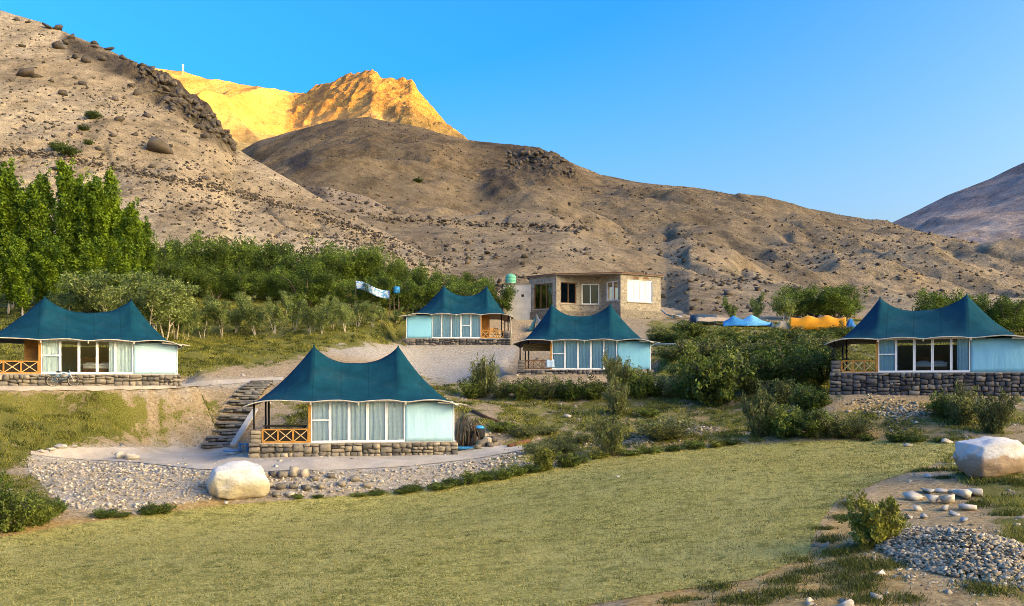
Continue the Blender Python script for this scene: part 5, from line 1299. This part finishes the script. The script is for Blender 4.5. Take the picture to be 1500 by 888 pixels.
def ground_pipe(name, label, cat, P, r, mat, lift=0.08):
    pts = []
    for (a, c) in P: q = hit(a, c); pts.append((q.x, q.y, q.z + lift))
    b = MB(); b.tube(pts, r, 8); o = link(name, b.mesh(name, mat, True)); return tag(o, label, cat)
ground_pipe('rusty_pipe', 'rusty brown pipe running down the stony slope', 'pipe', [(692,604),(715,614),(742,625),(770,642)], 0.10, MAT['rust'])
ground_pipe('timber_beam', 'brown timber lying at the end of the terrace path', 'timber', [(745,656),(775,648)], 0.12, MAT['rust'])
ground_pipe('log', 'pale bare log lying on the slope beside the cottage with straw blind', 'log', [(957,508),(985,508),(1004,511)], 0.13, MAT['pale_bark'], 0.2)
# ------------------------------------------------------------------ tents and tarps on the upper shelf
def sheet(name, label, cat, loc, rz, nx, ny, fx, mat, parent=None, thick=0.02):
    u, v = np.meshgrid(np.linspace(0, 1, nx), np.linspace(0, 1, ny)); V = fx(u, v)
    o = link(name, np_mesh(name, np.stack(V, -1).reshape(-1, 3), grid_faces(ny, nx), None, mat, True), parent, loc, (0, 0, rz))
    m = o.modifiers.new('thick', 'SOLIDIFY'); m.thickness = thick
    return tag(o, label, cat) if label else o
def arch(w, l, h, seed=0, tip=0.0):
    def f(u, v):
        a = np.pi * v; sag = 1 - 0.16 * np.sin(np.pi * u * 3) ** 2 - tip * np.abs(u - .5) * 2 - 0.35 * np.clip(np.abs(u - .45) * 2 - .6, 0, 1)
        return ((u - .5) * l, -np.cos(a) * w / 2, np.sin(a) ** 0.8 * h * sag + 0.04 * fbm(u * 6, v * 5, 3, seed))
    return f
p = at(1193, 89); T = thing('camping_tent', 'long orange camping tent with blue end under the dark willows', 'tent', p, facing(1193))
sheet('flysheet', None, None, (0.3, 0, 0), 0, 30, 18, arch(2.6, 5.3, 1.5, 3), MAT['orange_cloth'], T)
sheet('blue_end', None, None, (3.4, 0, 0), 0, 10, 14, arch(2.4, 1.0, 1.3, 5, .5), MAT['blue_tarp'], T)
sheet('porch_flap', None, None, (-3.0, 0, 0), 0, 12, 14, arch(2.2, 1.5, 1.15, 6, .35), MAT['tan_cloth'], T)
sheet('dark_end', None, None, (-4.1, 0, 0), 0, 8, 12, arch(2.0, 0.8, 1.1, 7, .6), MAT['navy_cloth'], T)
def ridge(w, l, h, seed):
    def f(u, v): return ((u - .5) * l, (v - .5) * w, h * (1 - np.abs(v - .5) * 2) ** 0.9 * (0.30 + 0.70 * np.clip(1 - np.abs(u - .4) * 1.75, 0, 1) ** 1.2) + 0.1 * fbm(u * 4, v * 4, 3, seed) - .05)
    return f
for px, l, h, mt, lab in ((1078, 2.6, 1.25, 'blue_tarp', 'deep blue tarp shelter next to the pale blue one'), (1106, 3.2, 1.3, 'sky_tarp', 'pale blue tarp shelter draped over a ridge behind the shrubs')):
    p = at(px, 92); T = thing('tarp_shelter', lab, 'shelter', p, facing(px)); sheet('tarp', None, None, (0, 0, 0), 0, 16, 12, ridge(2.6, l, h, px), MAT[mt], T)
    for sx in (-l / 2, l / 2):
        b = MB(); b.tube([(sx * .96, 0, -.1), (sx * .96, 0, h * .34)], .03, 6); b.build('pole', MAT['pale_bark'], T)
p = at(1045, 94); sheet('spread_cloth', 'tan cloth spread on stones beside the deep blue tarp', 'sheet', p + Vector((0, 0, .25)), facing(1045), 14, 8, lambda u, v: ((u - .5) * 3.6, (v - .5) * 2.0, .55 * v + .12 * fbm(u * 5, v * 4, 3, 2)), MAT['tan_cloth'])
p = at(978, 100); sheet('blue_sheet', 'crumpled blue sheet at the corner of the stone lodge', 'sheet', p + Vector((0, 0, .15)), facing(978), 12, 8, lambda u, v: ((u - .5) * 1.7, (v - .5) * 1.2, .9 * (1 - u) ** 1.5 + .15 * fbm(u * 5, v * 4, 3, 9)), MAT['blue_tarp'])
p = at(990, 99); sheet('white_sheet', 'white sheet lying beside the crumpled blue sheet', 'sheet', p + Vector((0, 0, .2)), facing(990), 12, 8, lambda u, v: ((u - .5) * 1.4, (v - .5) * 1.0, .25 * (1 - u) + .12 * fbm(u * 5, v * 4, 3, 19)), MAT['linen'])
for k, (a, c, l) in enumerate(((1000, 99, 3.0), (1012, 98, 3.6), (1022, 99, 2.6))):
    p = at(a, c); b = MB(); b.bar((-l / 2, 0, .55), (l / 2, .2, .18), .2, .07); o = link('plank', b.mesh('plank', MAT['tan_plank']), None, p, (0, 0, facing(a) + .1 * k)); tag(o, 'weathered plank in the timber stack beside the lodge', 'plank', 'planks beside the lodge')
p = at(1030, 97); T = thing('covered_stack', 'stack under a dark blue cover between planks and tarps', 'stack', p, 0.1)
V, Q = rough_block(8, 4, .05, .35); link('cover', np_mesh('cover', V * np.array([3.0, 1.6, 1.1]) + np.array([0, 0, .5]), Q, None, MAT['navy_cloth'], True), T)
b = MB(); b.box(-1.3, 1.3, -.6, .6, -.1, .2); b.build('pallet', MAT['tan_plank'], T)
p = at(786, 98.5); T = thing('small_tent', 'small blue and white pitched tent below the lodge wall', 'tent', p, facing(786))
def cone(sgn): return lambda u, v: (sgn * v * .95 * (.25 + .75 * u) * 1.0 + 0 * u, (u - .5) * 1.6 * v, 1.75 * (1 - v) + 0 * u)
sheet('dark_side', None, None, (0, 0, 0), 0, 8, 8, lambda u, v: (-v * (1 - .75 * u), (u - .7) * 1.6 * v, 1.85 * (1 - v)), MAT['blue_dark'], T)
sheet('white_side', None, None, (0, 0, 0), 0, 8, 8, lambda u, v: (v * (.95 - .8 * u), (u - .7) * 1.6 * v, 1.85 * (1 - v)), MAT['linen'], T)
b = MB(); b.tube([(0, .1, 0), (0, 0, 1.9)], .03, 6); b.build('pole', MAT['pale_bark'], T)
# banner and tank between the willows
p = at(546, 94.5); zt = (HY - 410) / F * 94.5
def ban(u, v): return ((u - .5) * 3.6, .12 * np.sin(u * 9) + 0 * v, -u * 1.15 - v * .85 + .12 * np.sin(u * 7) )
T = thing('banner', 'long blue and white cloth banner hung among the willows', 'banner', (p.x, p.y, zt - .1), 0)
sheet('cloth', None, None, (0, 0, 0), 0, 30, 8, ban, MAT['banner_cloth'], T)
for sx in (-1.82, 1.82):
    b = MB(); g = ground(p.x + sx, p.y) - zt; b.tube([(sx, 0, g), (sx, 0, .15 - (sx + 1.82) * .32)], .04, 6); b.build('pole', MAT['bark'], T)
p = at(581, 97); zt = (HY - 430) / F * 97; T = thing('water_drum', 'small bright blue drum on a post stand among the willows', 'drum', (p.x, p.y, zt))
b = MB(); b.tube([(0,0,0),(0,0,.1),(0,0,.6),(0,0,.72),(0,0,.76)], [.36,.4,.4,.36,.2], 16); b.build('drum', MAT['bright_blue'], T, True)
b = MB(); gz_ = ground(p.x, p.y) - zt
for sx in (-.25, .25):
    for sy in (-.25, .25): b.bar((sx, sy, gz_), (sx, sy, 0.0), .07, .07)
b.build('stand', MAT['bark'], T)
# lattice mast on the sunlit ridge
p = hill_hit('sunlit_peak', 268, 112); T = thing('radio_mast', 'thin lattice mast standing on the sunlit ridge', 'mast', p - Vector((0, 0, 4)))
b = MB()
for k in range(3):
    a = k * 2.094; b.tube([(2.2 * math.cos(a), 2.2 * math.sin(a), 0), (.5 * math.cos(a), .5 * math.sin(a), 26)], .28, 5)
for h in range(0, 24, 4):
    f0, f1 = 2.2 - 1.7 * h / 26, 2.2 - 1.7 * (h + 4) / 26
    for k in range(3):
        a, c = k * 2.094, (k + 1) * 2.094; b.tube([(f0 * math.cos(a), f0 * math.sin(a), h), (f1 * math.cos(c), f1 * math.sin(c), h + 4)], .14, 4)
b.build('lattice', MAT['trim'], T)
b = MB(); b.box(-1.6, 1.6, -.6, .6, 19, 26); b.build('antenna_panels', MAT['white_frame'], T)
# tent guy ropes and bare fence posts on the upper porch
b = MB(); p = hit(743, 507); o = link('fence_post', None) if False else None
q = MB(); q.tube([(0, 0, -.1), (.03, 0, 1.3), (0, .02, 2.9)], [.07, .06, .05], 7); o = link('support_post', q.mesh('support_post', MAT['pale_bark'], True), None, local(tentC, 4.95, -0.55, 0.0)); tag(o, 'pale wooden post propping the eave beside the black bin', 'post')
